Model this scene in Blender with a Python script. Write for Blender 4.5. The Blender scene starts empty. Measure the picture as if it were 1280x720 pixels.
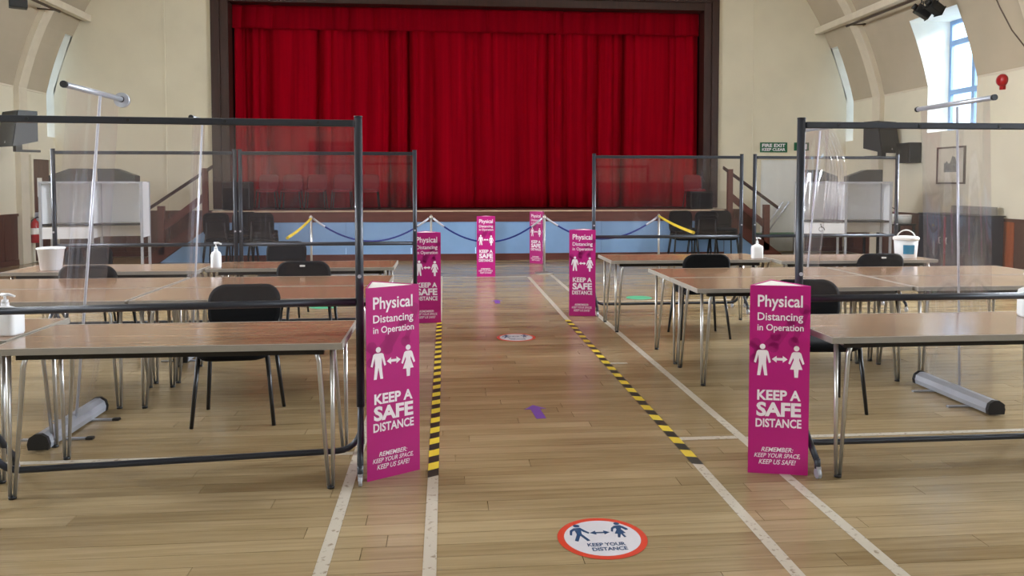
import bpy, bmesh, math, random
from math import sin, cos, pi, radians, sqrt
from mathutils import Vector, Matrix

random.seed(7)
SC = bpy.context.scene
COL = SC.collection

# ------------------------------------------------------------------ camera
F_PX, PITCH, YAW = 960.0, radians(2.5), radians(5.0)
cam_d = bpy.data.cameras.new('camera')
cam = bpy.data.objects.new('camera', cam_d)
COL.objects.link(cam)
cam.location = (0, 0, 1.5)
cam.rotation_euler = (pi / 2 - PITCH, 0, -YAW)
cam_d.sensor_width = 36.0
cam_d.lens = 36.0 * F_PX / 1280
cam_d.shift_y = -(360 - (230 + F_PX * math.tan(PITCH))) / 1280
cam_d.clip_start = 0.05
SC.camera = cam

# ------------------------------------------------------------------ world, daylight, exposure
W = bpy.data.worlds.new('overcast_sky')
SC.world = W
W.use_nodes = True
bg = W.node_tree.nodes['Background']
bg.inputs[0].default_value = (0.60, 0.82, 1.0, 1)
bg.inputs[1].default_value = 3.0
SC.view_settings.view_transform = 'Standard'
SC.view_settings.look = 'None'
SC.view_settings.gamma = 1
SC.view_settings.use_curve_mapping = False
SC.view_settings.exposure = 0.2
SC.cycles.transparent_max_bounces = 24
SC.cycles.max_bounces = 10
SC.cycles.diffuse_bounces = 6
SC.cycles.sample_clamp_indirect = 6.0

# hall dimensions (metres): X to the right, Y towards the stage
XC, HALF, ZSPR, RV, TH0 = 0.5, 8.43, 3.3, 7.0, radians(13)
XL, XR, YB, YF = XC - HALF, XC + HALF, 16.5, -6.9
ZSILL, ZHEAD, REVEAL = 2.45, 4.5, 0.47
WINS = [(16.2, 16.5), (12.28, 13.6), (7.9, 9.22), (3.5, 4.82), (-0.9, 0.42), (-5.3, -3.98)]   # openings along Y

POWER_R, POWER_L = 1150.0, 980.0
def daylight(name, window_centre, side, power, w, h, out, rise, tint):
    """sky light outside a window, aimed at its middle"""
    l = bpy.data.lights.new(name, 'AREA')
    l.shape = 'RECTANGLE'; l.size = w; l.size_y = h; l.energy = power; l.color = tint
    o = bpy.data.objects.new(name, l); COL.objects.link(o)
    p = Vector(window_centre) + Vector((side * out, 0, rise))
    o.location = p
    o.rotation_euler = (Vector(window_centre) - p).to_track_quat('-Z', 'Y').to_euler()
    return o
for (ya, yb) in WINS:
    yc = (ya + yb) / 2
    for side, xw, pw, tint in ((-1, XL - REVEAL, POWER_L, (0.95, 0.98, 1.0)), (1, XR + REVEAL, POWER_R, (0.90, 0.96, 1.0))):
        if yc > 11:      # the two windows nearest the stage: light panel raised out of view so their bars show
            daylight('daylight', (xw, yc, 3.5), side, pw * (1.5 if yb - ya > 0.5 else 0.5), 2.4 if yb - ya > 0.5 else 0.8, 2.4, 2.3, 2.7, tint)
        else:
            daylight('daylight', (xw, yc, 3.5), side, pw * (1.9 if yc > 6 else 0.62), 1.5, 2.2, 0.4, 0.1, tint)   # rear panels dimmed, the forward one boosted, to keep the foreground darker

# ------------------------------------------------------------------ materials
def lin(h):
    h = h.lstrip('#')
    out = []
    for i in (0, 2, 4):
        c = int(h[i:i + 2], 16) / 255
        out.append(c / 12.92 if c <= 0.04045 else ((c + 0.055) / 1.055) ** 2.4)
    return (*out, 1.0)

def newmat(name):
    m = bpy.data.materials.new(name); m.use_nodes = True
    return m, m.node_tree, m.node_tree.nodes['Principled BSDF']

def mat(name, hexa, rough=0.5, metal=0.0, var=0.08, scale=6.0, bump=0.0, bscale=60.0, spec=0.5, coat=0.0):
    """principled material whose colour varies a little with object-space noise"""
    m, nt, p = newmat(name)
    c = lin(hexa)
    tc = nt.nodes.new('ShaderNodeTexCoord')
    nz = nt.nodes.new('ShaderNodeTexNoise'); nz.inputs['Scale'].default_value = scale; nz.inputs['Detail'].default_value = 4
    nt.links.new(tc.outputs['Object'], nz.inputs['Vector'])
    rp = nt.nodes.new('ShaderNodeValToRGB')
    rp.color_ramp.elements[0].position = 0.3; rp.color_ramp.elements[1].position = 0.7
    rp.color_ramp.elements[0].color = tuple(x * (1 - var) for x in c[:3]) + (1,)
    rp.color_ramp.elements[1].color = tuple(min(1, x * (1 + var)) for x in c[:3]) + (1,)
    nt.links.new(nz.outputs['Fac'], rp.inputs['Fac'])
    nt.links.new(rp.outputs['Color'], p.inputs['Base Color'])
    p.inputs['Roughness'].default_value = rough
    p.inputs['Metallic'].default_value = metal
    p.inputs['Specular IOR Level'].default_value = spec
    p.inputs['Coat Weight'].default_value = coat
    if bump:
        n2 = nt.nodes.new('ShaderNodeTexNoise'); n2.inputs['Scale'].default_value = bscale
        nt.links.new(tc.outputs['Object'], n2.inputs['Vector'])
        b = nt.nodes.new('ShaderNodeBump'); b.inputs['Strength'].default_value = bump; b.inputs['Distance'].default_value = 0.01
        nt.links.new(n2.outputs['Fac'], b.inputs['Height']); nt.links.new(b.outputs['Normal'], p.inputs['Normal'])
    return m

def wood(name, dark, light, rough=0.35, stretch=(1.2, 14, 14), coat=0.0, tone=False, spec=0.5):
    m, nt, p = newmat(name)
    tc = nt.nodes.new('ShaderNodeTexCoord')
    mp = nt.nodes.new('ShaderNodeMapping'); mp.inputs['Scale'].default_value = stretch
    nt.links.new(tc.outputs['Object'], mp.inputs['Vector'])
    nz = nt.nodes.new('ShaderNodeTexNoise'); nz.inputs['Scale'].default_value = 2.2; nz.inputs['Detail'].default_value = 6; nz.inputs['Roughness'].default_value = 0.6
    nt.links.new(mp.outputs['Vector'], nz.inputs['Vector'])
    fac = nz.outputs['Fac']
    if tone:
        at = nt.nodes.new('ShaderNodeAttribute'); at.attribute_name = 'tone'
        big = nt.nodes.new('ShaderNodeTexNoise'); big.inputs['Scale'].default_value = 0.55; big.inputs['Detail'].default_value = 2
        nt.links.new(tc.outputs['Object'], big.inputs['Vector'])
        a1 = nt.nodes.new('ShaderNodeMath'); a1.operation = 'MULTIPLY_ADD'; a1.inputs[1].default_value = 0.24
        nt.links.new(at.outputs['Fac'], a1.inputs[0])
        s1 = nt.nodes.new('ShaderNodeMath'); s1.operation = 'MULTIPLY'; s1.inputs[1].default_value = 0.55
        nt.links.new(nz.outputs['Fac'], s1.inputs[0]); nt.links.new(s1.outputs[0], a1.inputs[2])
        a2 = nt.nodes.new('ShaderNodeMath'); a2.operation = 'MULTIPLY_ADD'; a2.inputs[1].default_value = 0.3; 
        nt.links.new(big.outputs['Fac'], a2.inputs[0]); nt.links.new(a1.outputs[0], a2.inputs[2])
        s2 = nt.nodes.new('ShaderNodeMath'); s2.operation = 'SUBTRACT'; s2.inputs[1].default_value = 0.04
        nt.links.new(a2.outputs[0], s2.inputs[0]); fac = s2.outputs[0]
        rr = nt.nodes.new('ShaderNodeMapRange'); rr.inputs['To Min'].default_value = rough - 0.06; rr.inputs['To Max'].default_value = rough + 0.12
        nt.links.new(nz.outputs['Fac'], rr.inputs['Value']); nt.links.new(rr.outputs[0], p.inputs['Roughness'])
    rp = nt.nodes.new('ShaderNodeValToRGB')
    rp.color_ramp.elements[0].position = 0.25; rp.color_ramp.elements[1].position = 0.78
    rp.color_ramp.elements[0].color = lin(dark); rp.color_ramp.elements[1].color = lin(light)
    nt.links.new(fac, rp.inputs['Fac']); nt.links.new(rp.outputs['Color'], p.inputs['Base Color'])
    if not tone: p.inputs['Roughness'].default_value = rough
    p.inputs['Coat Weight'].default_value = coat; p.inputs['Coat Roughness'].default_value = 0.15
    p.inputs['Specular IOR Level'].default_value = spec
    return m

def clear(name, tint, haze, haze_col, rough=0.03, blend=0.28):
    """thin clear sheet: transparent with a Fresnel reflection and a little dust"""
    m = bpy.data.materials.new(name); m.use_nodes = True
    nt = m.node_tree; nt.nodes.remove(nt.nodes['Principled BSDF'])
    out = nt.nodes['Material Output']
    t = nt.nodes.new('ShaderNodeBsdfTransparent'); t.inputs[0].default_value = tint
    g = nt.nodes.new('ShaderNodeBsdfGlossy'); g.inputs['Roughness'].default_value = rough
    d = nt.nodes.new('ShaderNodeBsdfDiffuse'); d.inputs[0].default_value = haze_col
    tl = nt.nodes.new('ShaderNodeBsdfTranslucent'); tl.inputs[0].default_value = haze_col
    dm = nt.nodes.new('ShaderNodeMixShader'); dm.inputs[0].default_value = 0.5
    nt.links.new(d.outputs[0], dm.inputs[1]); nt.links.new(tl.outputs[0], dm.inputs[2])
    tc = nt.nodes.new('ShaderNodeTexCoord')
    nz = nt.nodes.new('ShaderNodeTexNoise'); nz.inputs['Scale'].default_value = 2.5; nz.inputs['Detail'].default_value = 3
    nt.links.new(tc.outputs['Object'], nz.inputs['Vector'])
    mr = nt.nodes.new('ShaderNodeMapRange'); mr.inputs['To Min'].default_value = haze * 0.7; mr.inputs['To Max'].default_value = haze * 1.3
    nt.links.new(nz.outputs['Fac'], mr.inputs['Value'])
    hm = nt.nodes.new('ShaderNodeMixShader')
    nt.links.new(mr.outputs[0], hm.inputs[0]); nt.links.new(t.outputs[0], hm.inputs[1]); nt.links.new(dm.outputs[0], hm.inputs[2])
    lw = nt.nodes.new('ShaderNodeLayerWeight'); lw.inputs['Blend'].default_value = blend
    fm = nt.nodes.new('ShaderNodeMath'); fm.operation = 'MINIMUM'; fm.inputs[1].default_value = 0.22
    nt.links.new(lw.outputs['Fresnel'], fm.inputs[0])
    fx = nt.nodes.new('ShaderNodeMixShader')
    nt.links.new(fm.outputs[0], fx.inputs[0]); nt.links.new(hm.outputs[0], fx.inputs[1]); nt.links.new(g.outputs[0], fx.inputs[2])
    nt.links.new(fx.outputs[0], out.inputs[0])
    return m

def worn_paint(name, hexa, under):
    m, nt, p = newmat(name)
    tc = nt.nodes.new('ShaderNodeTexCoord')
    nz = nt.nodes.new('ShaderNodeTexNoise'); nz.inputs['Scale'].default_value = 34; nz.inputs['Detail'].default_value = 6
    nt.links.new(tc.outputs['Object'], nz.inputs['Vector'])
    rp = nt.nodes.new('ShaderNodeValToRGB')
    rp.color_ramp.elements[0].position = 0.33; rp.color_ramp.elements[1].position = 0.43
    rp.color_ramp.elements[0].color = lin(under); rp.color_ramp.elements[1].color = lin(hexa)
    nt.links.new(nz.outputs['Fac'], rp.inputs['Fac']); nt.links.new(rp.outputs['Color'], p.inputs['Base Color'])
    p.inputs['Roughness'].default_value = 0.4
    return m

M = {
    'wall': mat('cream_plaster', 'DCD5C0', 0.8, var=0.05, scale=1.2, bump=0.08, bscale=30),
    'vault': mat('cream_vault_boards', 'B4A893', 0.75, var=0.07, scale=1.0, bump=0.05),
    'rib': mat('cream_rib_paint', 'D4CAB6', 0.65, var=0.04),
    'reveal': mat('white_reveal_paint', 'E6E4DA', 0.7, var=0.03),
    'floor': wood('strip_floor_oak', '75603F', 'B09C79', 0.19, (0.8, 16, 16), tone=True, spec=0.55),
    'dado': wood('dark_dado_wood', '3A1D14', '5E3424', 0.4, (14, 14, 1.2)),
    'dado_light': wood('orange_brown_wood', '7A3413', 'A5501F', 0.4, (14, 14, 1.2)),
    'prosc': wood('proscenium_wood', '220E09', '3C1B13', 0.5, (10, 10, 1.0)),
    'stage_wood': wood('stage_fascia_wood', '4A241C', '683830', 0.5, (1, 10, 10)),
    'stage_edge': mat('stage_edge_boards', 'B59E86', 0.6),
    'stage_blue': mat('stage_blue_paint', '7FA2CC', 0.55, var=0.05, scale=3),
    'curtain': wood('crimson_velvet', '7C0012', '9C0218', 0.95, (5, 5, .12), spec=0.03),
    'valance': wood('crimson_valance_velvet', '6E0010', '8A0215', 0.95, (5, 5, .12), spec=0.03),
    'dark': mat('stage_darkness_black', '15100F', 0.9),
    'frame': mat('charcoal_powder_coat', '2E323B', 0.38, metal=0.25, var=0.06),
    'acrylic': clear('acrylic_sheet', (0.985, 0.98, 0.985, 1), 0.016, (0.66, 0.63, 0.68, 1), 0.03, 0.27),
    'film': clear('clear_roll_film', (0.965, 0.955, 0.965, 1), 0.03, (0.74, 0.70, 0.74, 1), 0.06),
    'glass': clear('window_glass', (0.97, 0.98, 1, 1), 0.01, (0.8, 0.8, 0.8, 1)),
    'alu': mat('brushed_aluminium', 'B4B8C2', 0.35, metal=0.5, var=0.05),
    'pole': mat('white_silver_pole', 'BFC1CC', 0.35, metal=0.3, var=0.03),
    'chrome': mat('chrome_steel', 'C2C1BF', 0.33, metal=0.85, var=0.04),
    'table': wood('walnut_laminate', '7E5C45', 'A38367', 0.16, (1.0, 12, 12), spec=0.6),
    'edge': mat('grey_table_edging', '8F8980', 0.5, var=0.05),
    'black': mat('black_fabric', '0C0D10', 0.9, var=0.12, scale=40, bump=0.15, bscale=400, spec=0.2),
    'blackplastic': mat('black_plastic', '121316', 0.45),
    'chairleg': mat('black_painted_tube', '141519', 0.35),
    'redfabric': mat('dark_red_fabric', '6E0818', 0.9),
    'pink': mat('magenta_card', 'B41A7A', 0.34, var=0.03, scale=3),
    'pinkdark': mat('deep_magenta_print', '9F156C', 0.32, var=0.02),
    'print': mat('white_print', 'F2EAF2', 0.4, var=0.01),
    'card': mat('white_card', 'EEEDEA', 0.6, var=0.02),
    'white': mat('white_plastic', 'E4E7EA', 0.35, var=0.02),
    'label_blue': mat('blue_label_print', '2C7FA6', 0.4, var=0.05),
    'label_teal': mat('teal_label_print', '2AA3B4', 0.4, var=0.05),
    'paint': worn_paint('worn_white_line_paint', 'B9B1A2', '80705A'),
    'yellow': mat('yellow_tape', 'D8BE36', 0.4, var=0.06),
    'tapeblack': mat('black_tape', '1B1713', 0.4),
    'purple': mat('purple_vinyl', '6B3E9C', 0.45),
    'green_vinyl': mat('green_vinyl', '4FA57C', 0.45),
    'ring': mat('red_orange_vinyl', 'CC3A22', 0.4, var=0.04),
    'vinyl': mat('white_vinyl', 'CFCED6', 0.4, var=0.02),
    'navy': mat('navy_print', '17426E', 0.4, var=0.03),
    'rope': mat('blue_rope', '13257A', 0.7, var=0.1, scale=60),
    'yrope': mat('yellow_strap', 'E0C32A', 0.6),
    'green': mat('green_sign', '0E5A3A', 0.4, var=0.03),
    'fire_red': mat('red_enamel', 'A3131A', 0.3),
    'booth': mat('white_booth_panel', 'EEF1F5', 0.4, var=0.02),
    'shelf': mat('grey_booth_shelf', '8A8680', 0.5),
    'navybox': mat('navy_black_cabinet', '1B1F33', 0.4),
    'greypanel': mat('grey_board', '8C877F', 0.6),
    'window_paint': mat('white_paint_backlit_blue', '7D9BC2', 0.5, var=0.03),  # white bars; the blue tint of the backlight is put into their colour
    'white_paint': mat('white_door_paint', 'E8ECEC', 0.5, var=0.03),
    'paper': mat('cream_mount_paper', 'D5CDBB', 0.7),
    'ink': mat('grey_ink_print', '6E6E6C', 0.7, var=0.4, scale=30),
    'bracket': mat('dark_metal', '2A2826', 0.5, metal=0.5),
    'brownpipe': mat('brown_painted_pipe', '4A3A30', 0.5),
}

# ------------------------------------------------------------------ mesh helpers
class MB:
    """collects shapes and links them as one mesh object"""
    def __init__(self): self.bm = bmesh.new()
    def box(self, x0, x1, y0, y1, z0, z1, mi=0, bev=0.0):
        v = [self.bm.verts.new(p) for p in ((x0,y0,z0),(x1,y0,z0),(x1,y1,z0),(x0,y1,z0),(x0,y0,z1),(x1,y0,z1),(x1,y1,z1),(x0,y1,z1))]
        fs = [self.bm.faces.new([v[i] for i in q]) for q in ((3,2,1,0),(4,5,6,7),(0,1,5,4),(1,2,6,5),(2,3,7,6),(3,0,4,7))]
        for f in fs: f.material_index = mi
        if bev:
            es = list({e for f in fs for e in f.edges})
            bmesh.ops.bevel(self.bm, geom=es, offset=bev, segments=2, affect='EDGES', profile=0.5)
        return self
    def face(self, pts, mi=0):
        f = self.bm.faces.new([self.bm.verts.new(p) for p in pts]); f.material_index = mi; return self
    def prism(self, poly, axis, a, b, mi=0):
        """extrude a 2-D polygon along an axis: 'x' -> (y,z), 'y' -> (x,z), 'z' -> (x,y)"""
        mk = {'x': lambda p, t: (t, p[0], p[1]), 'y': lambda p, t: (p[0], t, p[1]), 'z': lambda p, t: (p[0], p[1], t)}[axis]
        A = [self.bm.verts.new(mk(p, a)) for p in poly]; B = [self.bm.verts.new(mk(p, b)) for p in poly]
        n = len(poly)
        fs = [self.bm.faces.new(A[::-1]), self.bm.faces.new(B)]
        for i in range(n): fs.append(self.bm.faces.new((A[i], A[(i+1) % n], B[(i+1) % n], B[i])))
        for f in fs: f.material_index = mi
        return self
    def tube(self, pts, r, n=10, mi=0, cap=True, flat=1.0):
        pts = [Vector(p) for p in pts]
        rs = r if isinstance(r, (list, tuple)) else [r] * len(pts)
        rings = []; nrm = None
        for i, p in enumerate(pts):
            t = (pts[min(i+1, len(pts)-1)] - pts[max(i-1, 0)]).normalized()
            if nrm is None:
                a = Vector((0, 0, 1)) if abs(t.z) < 0.9 else Vector((1, 0, 0))
                nrm = a.cross(t).normalized()
            else:
                nrm = (nrm - t * nrm.dot(t)).normalized()
            b = t.cross(nrm)
            rings.append([self.bm.verts.new(p + (nrm * cos(2*pi*k/n) + b * sin(2*pi*k/n) * flat) * rs[i]) for k in range(n)])
        for A, B in zip(rings, rings[1:]):
            for k in range(n):
                f = self.bm.faces.new((A[k], A[(k+1) % n], B[(k+1) % n], B[k])); f.material_index = mi; f.smooth = True
        if cap:
            for q in (rings[0][::-1], rings[-1]):
                f = self.bm.faces.new(q); f.material_index = mi
        return self
    def cyl(self, c, r, z0, z1, n=20, r2=None, mi=0):
        return self.tube([(c[0], c[1], z0), (c[0], c[1], z1)], [r, r if r2 is None else r2], n, mi)
    def lathe(self, prof, n=20, c=(0, 0), mi=0):
        rings = [[self.bm.verts.new((c[0] + r*cos(2*pi*k/n), c[1] + r*sin(2*pi*k/n), z)) for k in range(n)] for r, z in prof]
        for A, B in zip(rings, rings[1:]):
            for k in range(n):
                f = self.bm.faces.new((A[k], A[(k+1) % n], B[(k+1) % n], B[k])); f.smooth = True; f.material_index = mi
        self.bm.faces.new(rings[0][::-1]).material_index = mi; self.bm.faces.new(rings[-1]).material_index = mi
        return self
    def disc(self, c, rx, ry, z, n=48, mi=0):
        return self.face([(c[0] + rx*cos(2*pi*k/n), c[1] + ry*sin(2*pi*k/n), z) for k in range(n)], mi)
    def moved(self, mtx):
        bmesh.ops.transform(self.bm, matrix=mtx, verts=self.bm.verts); return self
    def build(self, name, m, parent=None, loc=None, rot=None):
        me = bpy.data.meshes.new(name)
        bmesh.ops.recalc_face_normals(self.bm, faces=self.bm.faces)
        self.bm.to_mesh(me); self.bm.free()
        for x in (m if isinstance(m, (list, tuple)) else [m]): me.materials.append(M[x] if isinstance(x, str) else x)
        o = bpy.data.objects.new(name, me); COL.objects.link(o)
        if parent: o.parent = parent
        if loc: o.location = loc
        if rot: o.rotation_euler = rot
        return o

def tag(o, label=None, cat=None, group=None, kind=None):
    if label: o['label'] = label
    if cat: o['category'] = cat
    if group: o['group'] = group
    if kind: o['kind'] = kind
    return o
def thing(name, label, cat, loc=(0, 0, 0), rz=0, group=None):
    o = bpy.data.objects.new(name, None); COL.objects.link(o)
    o.empty_display_size = 0.1
    o.location = loc; o.rotation_euler = (0, 0, rz)
    return tag(o, label, cat, group)
def struct_root(name, loc=(0, 0, 0)):
    o = bpy.data.objects.new(name, None); COL.objects.link(o); o.location = loc
    return tag(o, kind='structure')
def dup(src, loc, rz, label, group=None):
    r = src.copy(); COL.objects.link(r); r.location = loc; r.rotation_euler = (0, 0, rz)
    r['label'] = label
    if group: r['group'] = group
    def kids(a, b):
        for ch in list(a.children):
            c = ch.copy(); COL.objects.link(c); c.parent = b
            kids(ch, c)
    kids(src, r)
    return r
def arc(c, r, a0, a1, plane, n=6):
    out = []
    for i in range(n + 1):
        a = a0 + (a1 - a0) * i / n
        u, v = r * cos(a), r * sin(a)
        out.append({'xz': (c[0]+u, c[1], c[2]+v), 'yz': (c[0], c[1]+u, c[2]+v), 'xy': (c[0]+u, c[1]+v, c[2])}[plane])
    return out
def rounded(w, h, r, n=5, cx=0, cy=0):
    pts = []
    for (sx, sy, a) in ((1, -1, -pi/2), (1, 1, 0), (-1, 1, pi/2), (-1, -1, pi)):
        for i in range(n + 1):
            b = a + pi/2 * i / n
            pts.append((cx + sx*(w/2 - r) + r*cos(b), cy + sy*(h/2 - r) + r*sin(b)))
    return pts

# lettering: outlines of text become flat print
def text_faces(s, bold=0.0):
    cu = bpy.data.curves.new('lettering', 'FONT'); cu.body = s; cu.size = 1; cu.offset = bold; cu.resolution_u = 3
    o = bpy.data.objects.new('lettering', cu); COL.objects.link(o)
    bpy.context.view_layer.update()
    me = bpy.data.meshes.new_from_object(o.evaluated_get(bpy.context.evaluated_depsgraph_get()))
    vs = [tuple(v.co) for v in me.vertices]; fs = [tuple(p.vertices) for p in me.polygons]
    bpy.data.objects.remove(o); bpy.data.curves.remove(cu); bpy.data.meshes.remove(me)
    x0 = min(v[0] for v in vs); x1 = max(v[0] for v in vs); y0 = min(v[1] for v in vs); y1 = max(v[1] for v in vs)
    return [((v[0]-x0)/(x1-x0), (v[1]-y0)/(y1-y0)) for v in vs], fs
def add_text(mb, s, u0, u1, v0, v1, place, bold=0.02, shear=0.0):
    """write s into the rectangle u0..u1 x v0..v1; place(u, v) -> 3-D point"""
    vs, fs = text_faces(s, bold)
    bv = [mb.bm.verts.new(place(u0 + (u1-u0)*a + shear*(v1-v0)*b, v0 + (v1-v0)*b)) for a, b in vs]
    for f in fs:
        try: mb.bm.faces.new([bv[i] for i in f])
        except ValueError: pass
def add_poly(mb, pts, place):
    mb.bm.faces.new([mb.bm.verts.new(place(*p)) for p in pts])
MAN = [[(-.16,.80),(.16,.80),(.22,.76),(.33,.42),(.25,.39),(.155,.66),(.14,.42),(.20,.0),(.08,.0),(0,.36),(-.08,.0),(-.20,.0),(-.14,.42),(-.155,.66),(-.25,.39),(-.33,.42),(-.22,.76)]]
WOMAN = [[(-.12,.80),(.12,.80),(.18,.76),(.31,.44),(.24,.41),(.12,.62),(.10,.55),(.24,.25),(.09,.25),(.07,.0),(-.07,.0),(-.09,.25),(-.24,.25),(-.10,.55),(-.12,.62),(-.24,.41),(-.31,.44),(-.18,.76)]]
WALK_M = [[(-.15,.78),(.12,.80),(.30,.60),(.42,.50),(.37,.42),(.20,.54),(.12,.62),(.10,.42),(.34,.04),(.22,.0),(.02,.32),(-.14,.0),(-.27,.05),(-.10,.42),(-.14,.64),(-.24,.58),(-.30,.36),(-.38,.38),(-.33,.64)]]
WALK_W = [[(-.12,.80),(.15,.78),(.33,.64),(.40,.42),(.32,.38),(.24,.58),(.13,.62),(.12,.52),(.28,.26),(.16,.24),(.22,.02),(.12,.0),(.02,.23),(-.06,.0),(-.16,.03),(-.08,.25),(-.22,.28),(-.08,.54),(-.12,.62),(-.28,.46),(-.40,.50),(-.38,.57),(-.22,.72)]]
def add_person(mb, shape, cu, v0, h, place, mirror=1, head=0.085, slim=0.78):
    for poly in shape:
        add_poly(mb, [(cu + mirror*a*h*slim, v0 + b*h) for a, b in poly], place)
    add_poly(mb, [(cu + head*h*cos(2*pi*k/16), v0 + 0.91*h + head*h*sin(2*pi*k/16)) for k in range(16)], place)
def add_double_arrow(mb, u0, u1, v, t, hd, place):
    add_poly(mb, [(u0, v), (u0+hd, v-hd*.75), (u0+hd, v-t), (u1-hd, v-t), (u1-hd, v-hd*.75), (u1, v), (u1-hd, v+hd*.75), (u1-hd, v+t), (u0+hd, v+t), (u0+hd, v+hd*.75)], place)

# ================================================================== THE HALL
def inward(z):
    return 0.0 if z <= ZSPR else RV * (cos(TH0) - sqrt(max(0, 1 - (sin(TH0) + (z - ZSPR)/RV)**2)))
def z_at(x):
    d = HALF - abs(x - XC)
    c = cos(TH0) - d / RV
    return ZSPR + RV * (1 - sin(TH0)) if c <= 0 else ZSPR + RV * (sqrt(1 - c*c) - sin(TH0))
ZAPEX = ZSPR + RV * (1 - sin(TH0))
z_low = [ZSPR + (ZHEAD - ZSPR) * i / 4 for i in range(5)]
th1 = math.asin(sin(TH0) + (ZHEAD - ZSPR)/RV)
th_up = [th1 + (pi/2 - th1) * i / 12 for i in range(13)]
prof = [(inward(z), z) for z in z_low] + [(RV*(cos(TH0)-cos(t)), ZSPR + RV*(sin(t)-sin(TH0))) for t in th_up[1:]]
ys = sorted({YF, YB, *[y for w in WINS for y in w]})
def in_win(a, b): return any(w[0] - 1e-6 <= a and b <= w[1] + 1e-6 for w in WINS)

mb = MB()
for side in (-1, 1):
    X = lambda d: XC + side * (HALF - d)
    for ya, yb in zip(ys, ys[1:]):
        for i, ((d0, z0), (d1, z1)) in enumerate(zip(prof, prof[1:])):
            if in_win(ya, yb) and z1 <= ZHEAD + 1e-4: continue
            mb.face([(X(d0), ya, z0), (X(d0), yb, z0), (X(d1), yb, z1), (X(d1), ya, z1)])
dl = prof[-1][0]
mb.face([(XL+dl, YF, ZAPEX), (XR-dl, YF, ZAPEX), (XR-dl, YB, ZAPEX), (XL+dl, YB, ZAPEX)])
bmesh.ops.remove_doubles(mb.bm, verts=mb.bm.verts, dist=1e-4)
tag(mb.build('ceiling', 'vault'), kind='structure')

walls = {}
for side, nm in ((-1, 'wall_left'), (1, 'wall_right')):
    xw, xo = XC + side*HALF, XC + side*(HALF + REVEAL)
    mb = MB()
    for ya, yb in zip(ys, ys[1:]):
        mb.face([(xw, ya, -.1), (xw, yb, -.1), (xw, yb, ZSILL), (xw, ya, ZSILL)])
        if not in_win(ya, yb):
            mb.face([(xw, ya, ZSILL), (xw, yb, ZSILL), (xw, yb, ZSPR), (xw, ya, ZSPR)])
    for ya, yb in WINS:
        for y in (ya, yb):
            mb.face([(xw, y, ZSILL)] + [(XC + side*(HALF - d), y, z) for d, z in prof[:5]] + [(xo, y, ZHEAD), (xo, y, ZSILL)], 1)
        xi = XC + side*(HALF - prof[4][0])
        mb.face([(xi, ya, ZHEAD), (xi, yb, ZHEAD), (xo, yb, ZHEAD), (xo, ya, ZHEAD)], 1)
        mb.face([(xw, ya, ZSILL), (xw, yb, ZSILL), (xo, yb, ZSILL), (xo, ya, ZSILL)], 1)
    walls[nm] = tag(mb.build(nm, ['wall', 'reveal']), kind='structure')

# end wall with the stage opening
PX0, PX1, PZ0, PZ1 = -4.45, 5.65, 0.0, 5.27
mb = MB()
xs = sorted({XL, XR, PX0, PX1, *[XL + (XR-XL)*i/40 for i in range(41)]})
for a, b in zip(xs, xs[1:]):
    zb = PZ1 if (a >= PX0 - 1e-6 and b <= PX1 + 1e-6) else -0.1
    mb.face([(a, YB, zb), (b, YB, zb), (b, YB, z_at(b) + .12), (a, YB, z_at(a) + .12)])
wall_back = tag(mb.build('wall_back', 'wall'), kind='structure')
mb = MB()
for a, b in zip(xs, xs[1:]): mb.face([(a, YF, -.1), (b, YF, -.1), (b, YF, z_at(b) + .12), (a, YF, z_at(a) + .12)])
wall_front = tag(mb.build('wall_front', 'wall'), kind='structure')
for x in (-5.74, 6.79):        # cover strips over the board joints of the end wall
    MB().box(x-0.02, x+0.02, YB-0.012, YB, 0.95, 5.9).build('joint_strip', 'wall', wall_back)

# floor: slab, then strip boards laid across the hall
fl = tag(MB().box(XL, XR, YF, YB, -0.12, -0.012).build('floor', 'floor'), kind='structure')
PW, PG = 0.106, 0.0026
def plank_into(bm, x0, x1, y0, y1, tone, lay):
    dz = random.uniform(-0.0004, 0.0)
    v = [bm.verts.new(p) for p in ((x0,y0,-.012),(x1,y0,-.012),(x1,y1,-.012),(x0,y1,-.012),(x0,y0,dz),(x1,y0,dz),(x1,y1,dz),(x0,y1,dz))]
    for q in v: q[lay] = tone
    for q in ((4,5,6,7),(0,1,5,4),(1,2,6,5),(2,3,7,6),(3,0,4,7)): bm.faces.new([v[i] for i in q])
rest = bmesh.new(); rlay = rest.verts.layers.float.new('tone')
n_pl, y = 0, 2.62
while y < 15.08:
    vis0, vis1 = max(XL, -0.60*y - 0.35), min(XR, 0.78*y + 0.6)
    x = XL + 0.005 - random.uniform(0, 1.6)
    while x < XR:
        L = random.uniform(1.2, 2.6)
        x0, x1 = max(x, XL + 0.003), min(x + L, XR - 0.003)
        tone = random.betavariate(2.2, 2.2)
        if x1 - x0 > 0.05:
            if n_pl < 298 and x1 > vis0 and x0 < vis1:
                bm = bmesh.new(); lay = bm.verts.layers.float.new('tone')
                plank_into(bm, x0, x1 - PG, y, y + PW - PG, tone, lay)
                me = bpy.data.meshes.new('plank'); bm.to_mesh(me); bm.free(); me.materials.append(M['floor'])
                o = bpy.data.objects.new('plank', me); COL.objects.link(o); o.parent = fl; n_pl += 1
            else:
                plank_into(rest, x0, x1 - PG, y, y + PW - PG, tone, rlay)
        x += L
    y += PW
me = bpy.data.meshes.new('far_planks'); rest.to_mesh(me); rest.free(); me.materials.append(M['floor'])
o = bpy.data.objects.new('far_planks', me); COL.objects.link(o); o.parent = fl; tag(o, kind='stuff')

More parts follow.
